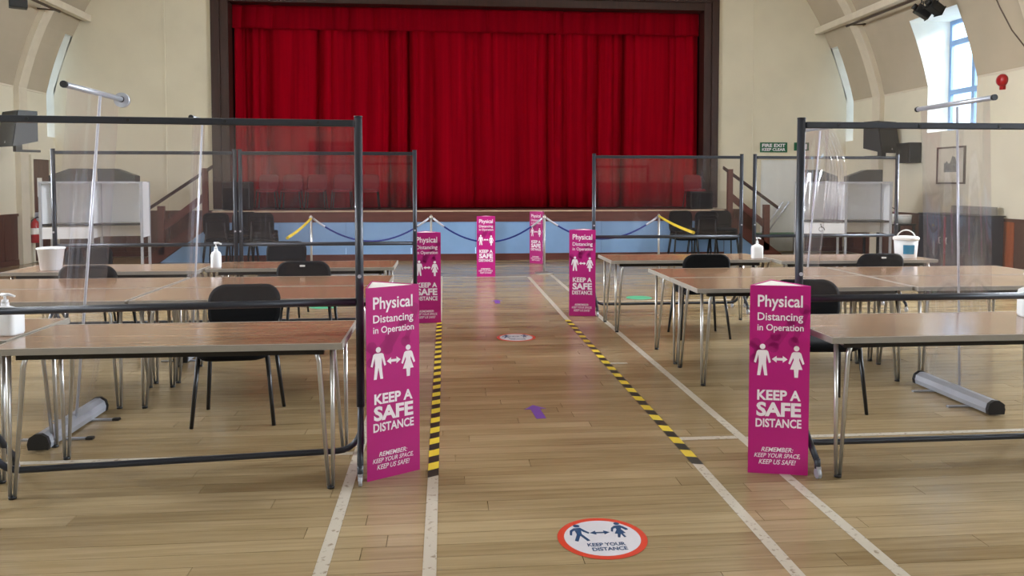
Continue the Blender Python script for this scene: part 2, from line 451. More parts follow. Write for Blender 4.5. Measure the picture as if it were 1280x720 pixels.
# painted court lines, slightly above the boards
def line(x0, x1, y0, y1): MB().box(x0, x1, y0, y1, 0.0002, 0.0012).build('court_line', 'paint', fl)
LW = 0.027
for x, a, b in ((1.345, 2.62, 12.3), (1.745, 2.62, 12.5), (-0.065, 2.62, 12.5), (-0.485, 2.62, 12.5)): line(x-LW, x+LW, a, b)
line(1.375, 1.715, 4.335, 4.385); line(1.775, 6.2, 4.315, 4.36); line(-4.5, -0.515, 4.26, 4.305)
line(-0.035, 1.315, 12.3, 12.35); line(1.375, 1.52, 6.25, 6.29); line(-7.5, -0.52, 9.62, 9.66); line(1.78, 8.3, 9.62, 9.66)

# ribs of the vault, each going down the walls as a flat pier
RIBY = [15.15, 10.75, 6.35, 1.95, -2.45, -6.7]
n_trim = 1
rp = [(0, 0.0)] + prof + [(HALF - 0.0, ZAPEX)]
for yc in RIBY:
    for side in (-1, 1):
        mb = MB(); w, pr = 0.14, 0.10
        rows = []
        for i, (d, z) in enumerate(rp):
            if i == len(rp) - 1: nx, nz = 0, -1
            elif z <= ZSPR + 1e-6: nx, nz = 1, 0
            else:
                t = math.asin(min(1, sin(TH0) + (z-ZSPR)/RV)); nx, nz = cos(t), -sin(t)
            rows.append([(XC + side*(HALF - d), z), (XC + side*(HALF - d - nx*pr), z + nz*pr)])
        if rows[0]: rows[0] = [(XC + side*HALF, 0), (XC + side*(HALF-pr), 0)]
        R = [[mb.bm.verts.new(p) for p in ((a[0], yc-w, a[1]), (b[0], yc-w, b[1]), (b[0], yc+w, b[1]), (a[0], yc+w, a[1]))] for a, b in rows]
        for A, B in zip(R, R[1:]):
            for k in range(3): mb.bm.faces.new((A[k], A[k+1], B[k+1], B[k]))
        tag(mb.build('trim_%d' % n_trim, 'rib'), kind='structure'); n_trim += 1
for side in (-1, 1):           # purlins and the moulding at the spring of the vault
    x = XC + side*(HALF - 0.70)
    tag(MB().box(x-0.07, x+0.07, YF, YB, 4.80, 4.94, bev=0.015).build('trim_%d' % n_trim, 'rib'), kind='structure'); n_trim += 1
    for a, b in ((13.62, 15.0), (15.3, 16.19), (9.24, 12.26)):
        d = XC + side*(HALF-0.012)
        tag(MB().box(min(d, XC+side*HALF), max(d, XC+side*HALF), a, b, ZSPR-0.02, ZSPR+0.015).build('trim_%d' % n_trim, 'rib'), kind='structure'); n_trim += 1

# windows
n_w = 1
for side in (1, -1):
    xo = XC + side*(HALF + REVEAL - 0.04)
    for ya, yb in WINS:
        wr = struct_root('window_%d' % n_w, (xo, (ya+yb)/2, ZSILL)); n_w += 1
        h, hw = ZHEAD - ZSILL - 0.004, (yb-ya)/2 - 0.004
        fw = 0.065
        MB().box(-.03,.03,-hw,-hw+fw,0,h).box(-.03,.03,hw-fw,hw,0,h).box(-.03,.03,-hw+fw,hw-fw,0,fw).box(-.03,.03,-hw+fw,hw-fw,h-fw,h).build('window_frame', 'window_paint', wr)
        if hw < 0.3:
            MB().box(-.004,.004,-hw+fw,hw-fw,fw,h-fw).build('pane', 'glass', wr); continue
        MB().box(-.025,.025,-.04,.04,fw,h-fw).build('mullion', 'window_paint', wr)
        for z in (0.74, 1.64):
            MB().box(-.028,.028,-hw+fw,hw-fw,z-.045,z+.045).build('transom', 'window_paint', wr)
        zs = [fw, 0.695, 0.785, 1.595, 1.685, h-fw]
        for k in range(3):
            for s in (-1, 1):
                a, b = (-hw+fw, -.04) if s < 0 else (.04, hw-fw)
                MB().box(-.003,.003,a,b,zs[2*k],zs[2*k+1]).build('pane', 'glass', wr)
        MB().box(-side*.07,-side*.025,-.01,.01,0.5,0.54).tube([(-side*.05,0,.52),(-side*.09,.04,.50),(-side*.09,.14,.49)], .008, 8).build('window_handle', 'chrome', wr)

# wooden dado, board by board
def dado_run(parent, a, b, along, fixed, side, z1=0.9, w=0.42, skip=(), light=()):
    n = max(1, round((b-a)/w)); st = (b-a)/n
    for i in range(n):
        p, q = a + i*st, a + (i+1)*st
        if any(p < s1 and q > s0 for s0, s1 in skip): continue
        m = 'dado_light' if any(p < s1 and q > s0 for s0, s1 in light) else 'dado'
        g = 0.004
        if along == 'y':
            x0, x1 = sorted((fixed, fixed - side*0.025)); MB().box(x0, x1, p+g, q-g, 0.1, z1, bev=0.004).build('dado_board', m, parent)
        elif along == 'front':
            MB().box(p+g, q-g, fixed, fixed+0.025, 0.1, z1, bev=0.004).build('dado_board', m, parent)
        else:
            MB().box(p+g, q-g, fixed-0.025, fixed, 0.1, z1, bev=0.004).build('dado_board', m, parent)
    for z0_, z1_, t, nm in ((0, 0.1, 0.035, 'skirting_board'), (z1, z1+0.05, 0.045, 'dado_rail')):
        for s0, s1 in _gaps(a, b, skip):
            if along == 'y':
                x0, x1 = sorted((fixed, fixed - side*t)); MB().box(x0, x1, s0, s1, z0_, z1_).build(nm, 'dado', parent)
            elif along == 'front':
                MB().box(s0, s1, fixed, fixed+t, z0_, z1_).build(nm, 'dado', parent)
            else:
                MB().box(s0, s1, fixed-t, fixed, z0_, z1_).build(nm, 'dado', parent)
def _gaps(a, b, skip):
    out, p = [], a
    for s0, s1 in sorted(skip):
        if s0 > p: out.append((p, min(s0, b)))
        p = max(p, s1)
    if p < b: out.append((p, b))
    return out
dado_run(walls['wall_right'], 6.5, 10.6, 'y', XR, 1)
dado_run(walls['wall_right'], 10.9, 15.0, 'y', XR, 1, light=((11.5, 11.8),))
dado_run(walls['wall_right'], 15.3, 16.46, 'y', XR, 1)
dado_run(walls['wall_left'], 13.2, 15.0, 'y', XL, -1)
dado_run(walls['wall_left'], 10.9, 13.2, 'y', XL, -1)
dado_run(wall_back, XL+0.05, -4.82, 'x', YB, 1)
dado_run(wall_back, 5.93, 6.86, 'x', YB, 1)
dado_run(wall_back, 7.98, XR-0.05, 'x', YB, 1)

dado_run(wall_front, XL+.05, -.6, 'front', YF, 1, 1.5)  # unseen dark dado added behind the camera, dims what the screens reflect
dado_run(wall_front, 1.6, XR-.05, 'front', YF, 1, 1.5)
# doors
d3 = struct_root('added_door', (0.5, YF, 0))                      # unseen dark double door, added to darken reflections in the clear screens
for sg in (-1, 1):
    MB().box(min(sg*.01, sg*.98), max(sg*.01, sg*.98), .01, .06, .01, 2.2).build('door_leaf', 'dado', d3)
    MB().box(sg*.5-.2, sg*.5+.2, .06, .064, 1.2, 1.9).build('door_glass', 'navybox', d3)
MB().box(-1.08,-.99,0,.09,0,2.3).box(.99,1.08,0,.09,0,2.3).box(-.99,.99,0,.09,2.21,2.3).build('door_frame', 'prosc', d3)
d1 = struct_root('door_1', (6.92, YB, 0))                     # white door on the end wall, right
MB().box(0.03,0.97,-0.05,-0.005,0.01,2.03).build('door_leaf', 'white_paint', d1)
MB().box(-0.05,0.03,-0.07,0,0,2.11).box(0.97,1.05,-0.07,0,0,2.11).box(0.03,0.97,-0.07,0,2.03,2.11).build('door_frame', 'wall', d1)
MB().tube([(0.1,-0.05,1.02),(0.1,-0.10,1.02),(0.2,-0.10,1.02)], .011).build('door_handle', 'chrome', d1)
d2 = struct_root('door_2', (XL, 15.42, 0))                    # brown door on the left wall
MB().box(0.005,0.05,0.07,0.70,0.01,1.98).build('door_leaf', 'dado', d2)
MB().box(0,0.08,0,0.07,0,2.06).box(0,0.08,0.70,0.78,0,2.06).box(0,0.08,0.07,0.70,1.98,2.06).build('door_frame', 'wall', d2)
MB().box(0.05,0.054,0.25,0.42,1.25,1.62).build('door_notice', 'card', d2)
MB().box(0.05,0.056,0.12,0.62,0.75,0.95).build('kick_plate', 'alu', d2)

# proscenium surround
mb = MB()
def pros(x0, x1, z0, z1, y0, y1, name, m='prosc'):
    return MB().box(x0, x1, y0, y1, z0, z1, bev=0.01).build(name, m, pr)
pr = struct_root('trim_%d' % n_trim, (0, 0, 0)); n_trim += 1
pros(-4.80, -4.62, 0.98, 5.62, YB-0.06, YB, 'surround_board'); pros(-4.62, -4.45, 0.98, 5.45, YB-0.03, YB+0.3, 'reveal_board')
pros(5.82, 5.98, 0.98, 5.62, YB-0.06, YB, 'surround_board'); pros(5.65, 5.82, 0.98, 5.45, YB-0.03, YB+0.3, 'reveal_board')
pros(-4.62, 5.82, 5.44, 5.62, YB-0.06, YB, 'surround_board'); pros(-4.45, 5.65, 5.27, 5.44, YB-0.03, YB+0.3, 'reveal_board')
st = struct_root('stage', (0, 0, 0))
SX0, SX1, SY, SZ = -4.43, 5.63, 15.1, 0.98
MB().box(SX0, SX1, SY+0.02, YB+0.1, 0.94, 0.965).box(PX0-0.3, PX1+0.3, YB+0.1, 18.2, 0.94, 0.965).build('stage_floor', 'stage_wood', st)
MB().box(SX0, SX1, SY-0.03, SY+0.10, 0.955, 0.985, bev=0.008).build('stage_nosing', 'stage_edge', st)
MB().box(SX0, SX1, SY-0.015, SY+0.02, 0.76, 0.955).build('fascia_board', 'stage_wood', st)
n = 8
for i in range(n):
    a, b = SX0 + (SX1-SX0)*i/n, SX0 + (SX1-SX0)*(i+1)/n
    MB().box(a+0.002, b-0.002, SY, SY+0.02, 0.13, 0.758).build('front_panel', 'stage_blue', st)
MB().box(SX0, SX1, SY-0.02, SY+0.02, 0, 0.13).build('skirting_board', 'stage_wood', st)
MB().box(PX0-0.3, PX0-0.28, YB+0.3, 18.2, 0.97, 6).box(PX1+0.28, PX1+0.3, YB+0.3, 18.2, 0.97, 6).box(PX0-0.3, PX1+0.3, 18.2, 18.22, 0, 6).box(PX0-0.3, PX1+0.3, YB+0.3, 18.22, 6, 6.02).build('stage_house', 'dark', st)

# ------------------------------------------------------------------ stage curtains
def curtain(name, label, x0, x1, z0, z1, yc, m, amp, seed, group=None, hem=0.0):
    rnd = random.Random(seed)
    ph = [rnd.uniform(0, 6.28) for _ in range(6)]
    n = int((x1-x0)/0.014); rows = 9
    bm = bmesh.new(); grid = []
    for j in range(rows+1):
        t = j/rows; z = z0 + (z1-z0)*t; row = []
        k = 1.15 - 0.45*t
        for i in range(n+1):
            x = x0 + (x1-x0)*i/n
            w = x*9.0 + 1.9*sin(x*1.7+ph[0]) + 1.1*sin(x*3.9+ph[1]) + 0.35*sin(z*0.8+ph[2]+x)*(1-t)
            f = 1.0 - 2.0*abs(sin(w*0.5))**0.7                       # round folds with narrow creases
            g_ = 1.0 - 2.0*abs(sin(w*1.15+ph[3]))**0.8
            yv = amp*k*(0.95*f*(0.75+0.25*sin(x*2.9+ph[4])) + 0.35*g_*(0.4+0.6*t) + 0.35*sin(x*2.3+ph[4] + 0.25*z))
            row.append(bm.verts.new((x, yc + yv, z + hem*sin(x*7+ph[5]))))
        grid.append(row)
    for A, B in zip(grid, grid[1:]):
        for i in range(n):
            f = bm.faces.new((A[i], A[i+1], B[i+1], B[i])); f.smooth = True
    me = bpy.data.meshes.new(name); bm.to_mesh(me); bm.free(); me.materials.append(M[m])
    o = bpy.data.objects.new(name, me); COL.objects.link(o)
    md = o.modifiers.new('thickness', 'SOLIDIFY'); md.thickness = 0.004
    return tag(o, label, 'curtain', group)
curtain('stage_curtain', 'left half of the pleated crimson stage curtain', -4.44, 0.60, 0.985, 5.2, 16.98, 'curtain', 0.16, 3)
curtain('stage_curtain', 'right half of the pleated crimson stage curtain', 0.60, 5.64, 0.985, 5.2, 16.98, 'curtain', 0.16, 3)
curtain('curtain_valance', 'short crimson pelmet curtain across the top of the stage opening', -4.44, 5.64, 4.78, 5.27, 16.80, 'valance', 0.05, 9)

# ------------------------------------------------------------------ stage steps with handrail, one each side
def steps(label, x_top, x_bot):
    s = 1 if x_bot > x_top else -1
    t = thing('stage_steps', label, 'steps', (x_top, SY, 0))
    run, n = abs(x_bot-x_top), 5
    for i in range(n):
        h = SZ*(n-i)/(n+1) + 0.0
        a, b = s*(run*i/n), s*(run*(i+1)/n)
        MB().box(min(a,b), max(a,b), 0.07, 0.92, h-0.04, h, bev=0.006).build('tread', 'stage_wood', t)
        MB().box(min(a,b)+.01, max(a,b)-.01, 0.09, 0.90, 0, h-0.04).build('riser_block', 'stage_wood', t)
    c = lambda x, z: (s*x, z)
    MB().prism([c(-.02,.97), c(-.02,.72), c(run-.16,0), c(run+.1,0), c(run+.1,.07)], 'y', 0.0, 0.05).build('stringer', 'stage_wood', t)
    MB().prism([c(0.0,.70), c(0.0,0.0), c(run-.19,0)], 'y', 0.015, 0.04).build('side_panel', 'stage_blue', t)
    MB().box(*sorted((s*.06, s*.16)), 0.0, 0.09, 0.7, 1.80).build('newel_post', 'stage_wood', t)
    MB().box(*sorted((s*(run-.28), s*(run-.16))), 0.0, 0.09, 0.15, 1.08).build('newel_post', 'stage_wood', t)
    MB().prism([c(-.03,1.86), c(-.03,1.80), c(run+.02,.99), c(run+.02,1.05)], 'y', 0.01, 0.08).build('handrail', 'prosc', t)
    MB().prism([c(.10,1.36), c(.10,1.20), c(run-.2,.55), c(run-.2,.71)], 'y', 0.03, 0.06).build('lower_rail', 'stage_wood', t)
    return t
steps('brown wooden stage steps with handrail at the left end of the stage', -4.45, -5.6)
steps('brown wooden stage steps with handrail at the right end of the stage', 5.65, 6.75)

# ================================================================== FURNITURE
# ------------------------------------------------------------------ folding tables
def make_table(label, x0, x1, y0, y1, group, grain):
    t = thing('folding_table', label, 'table', ((x0+x1)/2, (y0+y1)/2, 0), 0, group)
    w, d, H = x1-x0, y1-y0, 0.73
    MB().box(-w/2+.012, w/2-.012, -d/2+.012, d/2-.012, H-.026, H).build('table_top', 'table', t)
    mb = MB()
    for b in ((-w/2, w/2, -d/2, -d/2+.012), (-w/2, w/2, d/2-.012, d/2), (-w/2, -w/2+.012, -d/2+.012, d/2-.012), (w/2-.012, w/2, -d/2+.012, d/2-.012)):
        mb.box(*b, H-.030, H+.0005)
    mb.build('edging', 'edge', t)
    MB().box(-w/2+.10, w/2-.10, -d/2+.06, -d/2+.085, H-.065, H-.03).box(-w/2+.10, w/2-.10, d/2-.085, d/2-.06, H-.065, H-.03).build('under_frame', 'bracket', t)
    for sx in (-1, 1):
        for sy in (-1, 1):                                     # hairpin legs: two tubes meeting at the foot
            fx, fy = sx*(w/2-.06), sy*(d/2-.055)
            ax, ay = sx*(w/2-.145), sy*(d/2-.075)
            mb = MB()
            mb.tube([(fx-.0*sx, ay, H-.035), (fx, fy, .012)], [.0125, .009], 8)
            mb.tube([(ax, ay, H-.035), (ax+.02*sx, ay, H-.10), (fx-.022*sx, fy, .012)], [.0125, .0125, .009], 8)
            lg = mb.build('leg', 'chrome', t)
            MB().cyl((fx-.011*sx, fy), .018, 0.0, .014, 10).build('foot_cap', 'blackplastic', lg)
        MB().tube([(sx*(w/2-.11), -d/2+.075, H-.05), (sx*(w/2-.11), d/2-.075, H-.05)], .011, 8).build('cross_bar', 'chrome', t)
    return t
GL, GR = 'brown folding tables left of the aisle', 'brown folding tables right of the aisle'
make_table('brown folding table nearest the aisle, left foreground, under the near screen', -2.13, -0.495, 3.74, 4.38, GL, 0)
make_table('brown folding table at the far left edge under the white canister', -3.80, -2.15, 3.95, 4.59, GL, 1)
make_table('front table of the left middle block, next to the aisle', -2.08, -0.43, 5.23, 5.87, GL, 2)
make_table('back table of the left middle block, next to the aisle', -2.08, -0.43, 5.88, 6.52, GL, 3)
make_table('front table of the left middle block, left of the joint', -3.75, -2.10, 5.23, 5.87, GL, 4)
make_table('back table of the left middle block, left of the joint', -3.75, -2.10, 5.88, 6.52, GL, 5)
make_table('far left-side table beside the aisle, with a pump bottle at its end', -2.17, -0.47, 7.15, 7.79, GL, 6)
make_table('far left-side table carrying the white bucket', -3.85, -2.20, 7.00, 7.64, GL, 7)
make_table('brown folding table in the right foreground under the near screen', 1.93, 3.57, 3.66, 4.34, GR, 8)
make_table('brown folding table at the right edge past the blue-labelled bottle', 3.66, 5.31, 3.66, 4.34, GR, 9)
make_table('front table of the right middle block, next to the aisle', 1.84, 3.50, 5.46, 6.14, GR, 10)
make_table('back table of the right middle block, next to the aisle', 1.84, 3.50, 6.15, 6.83, GR, 11)
make_table('front table of the right middle block, right of the joint', 3.52, 5.18, 5.42, 6.10, GR, 12)
make_table('back table of the right middle block, right of the joint', 3.52, 5.18, 6.12, 6.80, GR, 13)
make_table('far right-side table beside the aisle, with a pump bottle at its end', 1.66, 3.32, 7.55, 8.23, GR, 14)
make_table('far right-side table carrying the white wipes tub', 3.35, 5.00, 7.38, 8.06, GR, 15)

# ------------------------------------------------------------------ chairs
def make_chair(label, loc, rz, fabric='black', tab=False, name='visitor_chair', low=False, zc=0.685, hb=0.29, wb=0.46):
    t = thing(name, label, 'chair', loc, rz)
    # seat: a padded slab with rounded corners and a dropped front edge
    mb = MB()
    sec = [(0.92, .435), (1.0, .45), (1.0, .475), (0.95, .492), (0.78, .50)]
    rings = []
    for k, z in sec:
        rings.append([mb.bm.verts.new((x*k, y*k - 0.01, z - (0.02*max(0, -y-0.1)/0.1))) for x, y in rounded(.47, .43, .11, 5)])
    for A, B in zip(rings, rings[1:]):
        for i in range(len(A)):
            f = mb.bm.faces.new((A[i], A[(i+1) % len(A)], B[(i+1) % len(A)], B[i])); f.smooth = True
    mb.bm.faces.new(rings[0][::-1]); mb.bm.faces.new(rings[-1])
    mb.build('seat', fabric, t)
    # backrest: curved rounded pad
    mb = MB()
    fr, bk = [], []
    for k, off in ((0.90, -.028), (1.0, -.014), (1.0, .014), (0.92, .026)):
        ring = []
        for x, z in rounded(wb*k, hb*k, .10*k, 6):
            ring.append(mb.bm.verts.new((x, 0.215 + off + 0.16*(z) - 0.35*x*x, zc + z)))
        fr.append(ring)
    for A, B in zip(fr, fr[1:]):
        for i in range(len(A)):
            f = mb.bm.faces.new((A[i], A[(i+1) % len(A)], B[(i+1) % len(A)], B[i])); f.smooth = True
    mb.bm.faces.new(fr[0][::-1]); mb.bm.faces.new(fr[-1])
    br = mb.build('backrest', fabric, t)
    if tab: MB().box(-.022, .022, .262, .270, .785, .800).build('size_label', 'card', br)
    if not low:
        for sx in (-1, 1):
            MB().tube([(sx*.20, .02, .43), (sx*.20, .15, .44), (sx*.195, .20, .47), (sx*.17, .225, .56), (sx*.16, .245, .66)], .012, 8).build('back_support', 'chairleg', t)
            MB().tube([(sx*.205, -.17, .445), (sx*.245, -.205, .0)], [.015, .012], 8).build('leg', 'chairleg', t)
            MB().tube([(sx*.205, .13, .445), (sx*.245, .205, .0)], [.015, .012], 8).build('leg', 'chairleg', t)
        MB().tube([(-.205, -.17, .437), (.205, -.17, .437)], .011, 8).tube([(-.205, .13, .437), (.205, .13, .437)], .011, 8).build('seat_frame', 'chairleg', t)
    return t
FACE_CAM, FACE_STAGE = 0.0, pi
c0 = make_chair('black padded chair behind the left foreground table, facing the camera', (-1.32, 5.02, 0), radians(3))
GC = 'black padded chairs at the tables'
c0['group'] = GC
dup(c0, (2.50, 4.94, 0), radians(-4), 'black padded chair behind the right foreground table, beside the pink sign', GC)
c1 = make_chair('black chair with white tab between the left middle and far tables, near aisle', (-1.23, 7.02, 0), FACE_STAGE, tab=True); c1['group'] = GC
dup(c1, (4.20, 7.28, 0), FACE_STAGE, 'black chair with white tab in front of the table with the wipes tub', GC)
dup(c0, (2.50, 7.36, 0), FACE_STAGE, 'black chair behind the right middle tables nearest the aisle', GC)
dup(c0, (-2.95, 6.83, 0), FACE_STAGE, 'black chair in front of the white bucket, left side', GC)
dup(c0, (-1.86, 8.95, 0), radians(-4), 'black chair beyond the far left table with the yellow strap on its back', GC)
dup(c0, (-3.80, 8.45, 0), radians(10), 'black chair behind the white bucket by the left polling booth', GC)
# stacked chairs in front of the stage
for side, xs_, rz in (('left', (-4.16, -3.76, -3.36), pi), ('right', (4.64, 5.04, 5.44), 0.0)):
    for k, x in enumerate(xs_):
        for j, lv in enumerate(('bottom', 'middle', 'topmost')):
            dup(c0, (x, 14.62 + .03*(k % 2), j*0.072), rz + (pi if k == 1 else 0),
                '%s black chair of the %s stack before the stage, %s side' % (lv, ('leftmost', 'middle', 'rightmost')[k], side), 'black chairs stacked before the stage')
# red chairs on the stage
r0 = make_chair('dark red upholstered chair on the stage, leftmost of the row', (-3.62, 16.1, 0.985), 0, 'redfabric', name='stage_chair', zc=.67, hb=.40)
r0['group'] = 'red chairs on the stage'; r0.scale = (.86, .86, .82)
for i, x in enumerate((-3.13, -2.64, -2.11, -1.56)):
    dup(r0, (x, 16.1, 0.985), 0, '%s dark red chair from the left on the stage' % ('second', 'third', 'fourth', 'fifth')[i], 'red chairs on the stage')
dup(r0, (5.36, 16.12, 0.985), 0, 'dark red chair at the right end of the stage', 'red chairs on the stage')
t = thing('stage_amplifier', 'black amplifier case at the left end of the stage', 'amplifier', (-4.42+.30, 15.62, 0.985))
MB().box(-.27, .27, 0, .34, 0.0, .56, bev=.02).build('body', 'blackplastic', t)
MB().box(-.24, .24, -.008, 0, .03, .43).build('grille', 'black', t)
MB().box(-.24, .24, -.006, 0, .45, .53).build('control_panel', 'bracket', t)
t = thing('speaker_case', 'grey black speaker case at the right end of the stage', 'speaker', (5.30, 15.50, 0.985))
MB().box(-.24, .24, 0, .30, 0, .36, bev=.015).build('body', 'bracket', t)
MB().box(-.21, .21, -.008, 0, .03, .33).build('grille', 'black', t)

# ------------------------------------------------------------------ protective screens
def make_screen(label, xc, yc, rz, group, W_=1.76):
    t = thing('protective_screen', label, 'screen', (xc, yc, 0), rz, group)
    h, zt, zm, r = W_/2, 1.83, 0.885, 0.021
    for s in (-1, 1):
        p = MB().tube([(s*h, 0, .33), (s*h, 0, zt+.015)], r, 12).build('post', 'frame', t)
        MB().cyl((s*h, 0), r+.001, zt+.015, zt+.022, 12).build('end_cap', 'blackplastic', p)
        MB().tube([(s*h, -r-.001, 1.02), (s*h, -r-.007, 1.02)], .010, 10).build('post_screw', 'pole', p)
        ft = MB().tube([(s*h, 0, .34), (s*h, -.04, .27), (s*h, -.15, .16), (s*h, -.235, .085)], .016, 10)
        ft.tube([(s*h, 0, .34), (s*h, .04, .27), (s*h, .15, .16), (s*h, .235, .085)], .016, 10)
        ft.tube([(s*h, -.235, .10), (s*h, -.24, .05)], .016, 10).tube([(s*h, .235, .10), (s*h, .24, .05)], .016, 10)
        ft = ft.build('foot', 'frame', t)
        for q in (-1, 1):
            MB().tube([(s*h-.009, q*.245, .026), (s*h+.009, q*.245, .026)], .026, 14).box(s*h-.012, s*h+.012, q*.245-.012, q*.245+.012, .03, .062).build('caster', 'alu', ft)
    MB().box(-h+r, h-r, -.016, .016, zt-.034, zt, bev=.005).build('top_rail', 'frame', t)
    MB().tube([(-h+r, 0, zm), (h-r, 0, zm)], .019, 12).build('mid_rail', 'frame', t)
    b = [(-h, 0, .36), (-h, -.0, .24)] + arc((-h+.12, 0, .22), .12, pi, 1.5*pi, 'xz') + arc((h-.12, 0, .22), .12, 1.5*pi, 2*pi, 'xz') + [(h, 0, .36)]
    MB().tube(b, .016, 10).build('bottom_tube', 'frame', t)
    MB().box(-h+r, h-r, -.0025, .0025, zm+.017, zt-.032).build('clear_panel', 'acrylic', t)
    for k in range(4):
        x = -h + .20 + (2*h-.40)*k/3
        MB().tube([(x, -.0162, zt-.017), (x, -.021, zt-.017)], .008, 10).build('bolt', 'blackplastic', t)
    return t
GS = 'clear protective screens over the tables'
make_screen('large clear screen in charcoal frame over the left foreground table', -0.445-.877, 3.97, radians(5.2), GS)
make_screen('large clear screen in charcoal frame over the right foreground table', 1.89+.88, 3.95, 0, GS)
make_screen('far left-side clear screen nearest the aisle', -1.19, 8.02, 0, GS)
make_screen('far left-side clear screen in front of the polling booth', -3.00, 8.02, 0, GS)
make_screen('far right-side clear screen nearest the aisle', 2.60, 8.78, 0, GS)
make_screen('far right-side clear screen in front of the right polling booth', 4.52, 8.78, 0, GS)

# ------------------------------------------------------------------ clear roll-up banners (run along the hall)
def make_rollup(label, x, y0, y1, lean, curl, group, top=2.05, streaks=False):
    L = y1-y0; t = thing('clear_rollup_banner', label, 'banner', (x, (y0+y1)/2, 0), 0, group)
    sec = [(-.05, .0), (.05, .0), (.055, .03), (.045, .065), (.015, .085), (-.015, .085), (-.045, .065), (-.055, .03)]
    MB().prism([(a, b+.012) for a, b in sec], 'y', -L/2+.02, L/2-.02).build('cassette', 'alu', t)
    for s in (-1, 1):
        MB().prism([(a*1.08, b*1.06+.010) for a, b in sec], 'y', s*(L/2-.02), s*(L/2+.005)).build('end_cap', 'blackplastic', t)
        f = MB().box(-.19, .17, s*L*.24-.012, s*L*.24+.012, .001, .011).build('foot', 'alu', t)
        MB().box(.17, .21, s*L*.24-.016, s*L*.24+.016, .0, .014).build('foot_tip', 'blackplastic', f)
    MB().tube([(.03, 0, .06), (.03+lean*.5, 0, 1.05), (.03+lean, 0, top-.02)], .008, 10).build('pole', 'pole', t)
    tr = MB().tube([(lean, -L/2+.01, top), (lean, L/2-.01, top)], .017, 10).build('top_rail', 'alu', t)
    MB().tube([(lean, -L/2-.006, top), (lean, -L/2+.012, top)], .020, 10).build('rail_cap', 'blackplastic', tr)
    MB().tube([(lean, L/2-.012, top), (lean, L/2+.006, top)], .020, 10).build('rail_cap', 'blackplastic', tr)
    bm = bmesh.new(); n, m = 20, 14; g = []
    for j in range(m+1):
        v = j/m
        g.append([bm.verts.new((lean*v + curl*sin(pi*v)*(0.4*sin(2.2*pi*i/n+.4) + .25*sin(5*pi*i/n)), -L/2+.04 + (L-.08)*i/n, .09 + (top-.105)*v)) for i in range(n+1)])
    for A, B in zip(g, g[1:]):
        for i in range(n): bm.faces.new((A[i], A[i+1], B[i+1], B[i])).smooth = True
    me = bpy.data.meshes.new('film'); bm.to_mesh(me); bm.free(); me.materials.append(M['film'])
    o = bpy.data.objects.new('film', me); COL.objects.link(o); o.parent = t
    return t
GB = 'clear roll-up banners between the table rows'
r1 = make_rollup('clear roll-up banner behind the left foreground table, on a grey floor cassette', -2.275, 4.46, 5.22, 0.185, .03, GB)
MB().tube([(.185, .375, 2.045), (.185, .40, 2.045)], .048, 24).build('end_disc', 'alu', r1)
make_rollup('clear roll-up banner behind the right foreground table, on a grey floor cassette', 3.55, 4.62, 5.42, -0.07, .03, GB)
make_rollup('clear roll-up banner between the left middle and far tables', -2.20, 6.56, 6.96, 0.12, .04, GB, 2.05)
r4 = make_rollup('rippled clear roll-up banner between the right middle and far tables', 3.42, 6.86, 7.40, 0.15, .10, GB, 2.03)
bm = bmesh.new(); g = []
for j in range(15):                      # loose film hooked over the top rail, hanging in ripples
    v = j/14
    g.append([bm.verts.new((.16 + .24*sin(min(1, v*1.6)*pi/2)*(1-.35*v) + .022*sin(i*1.15)*(.3+v), -.17 + .34*i/32, 2.045 + .04*sin(min(1, v*4)*pi) - .92*v*v**.15)) for i in range(33)])
for A, B in zip(g, g[1:]):
    for i in range(32): bm.faces.new((A[i], A[i+1], B[i+1], B[i])).smooth = True
me = bpy.data.meshes.new('loose_film'); bm.to_mesh(me); bm.free(); me.materials.append(M['film'])
o = bpy.data.objects.new('loose_film', me); COL.objects.link(o); o.parent = r4

# ------------------------------------------------------------------ pink distancing signs
SW, SH = 0.30, 0.98
RIN = SW/(2*sqrt(3))
def sign_print(parent_panel, place):
    mb = MB()
    u = lambda f: (f-.5)*SW
    v = lambda f: (1-f)*SH
    add_text(mb, 'Physical', u(.13), u(.87), v(.133), v(.050), place, .018)
    add_text(mb, 'Distancing', u(.13), u(.88), v(.197), v(.143), place, .014)
    add_text(mb, 'in Operation', u(.13), u(.89), v(.249), v(.203), place, .014)
    mb.build('heading_lettering', 'print', parent_panel); mb = MB()
    add_text(mb, 'KEEP A', u(.14), u(.86), v(.607), v(.552), place, .034)
    add_text(mb, 'SAFE', u(.13), u(.87), v(.694), v(.617), place, .040)
    add_text(mb, 'DISTANCE', u(.12), u(.88), v(.752), v(.705), place, .028)
    mb.build('slogan_lettering', 'print', parent_panel); mb = MB()
    add_text(mb, 'REMEMBER:', u(.22), u(.74), v(.882), v(.858), place, .014, .25)
    add_text(mb, 'KEEP YOUR SPACE,', u(.10), u(.86), v(.917), v(.890), place, .014, .25)
    add_text(mb, 'KEEP US SAFE!', u(.18), u(.78), v(.949), v(.923), place, .014, .25)
    mb.build('reminder_lettering', 'print', parent_panel)
    mb = MB()
    add_person(mb, MAN, u(.22), v(.476), .165, place)
    mb.build('man_pictogram', 'print', parent_panel)
    mb = MB(); add_person(mb, WOMAN, u(.78), v(.483), .165, place); mb.build('woman_pictogram', 'print', parent_panel)
    mb = MB(); add_double_arrow(mb, u(.375), u(.635), v(.388), .0065, .024, place); mb.build('arrow_pictogram', 'print', parent_panel)
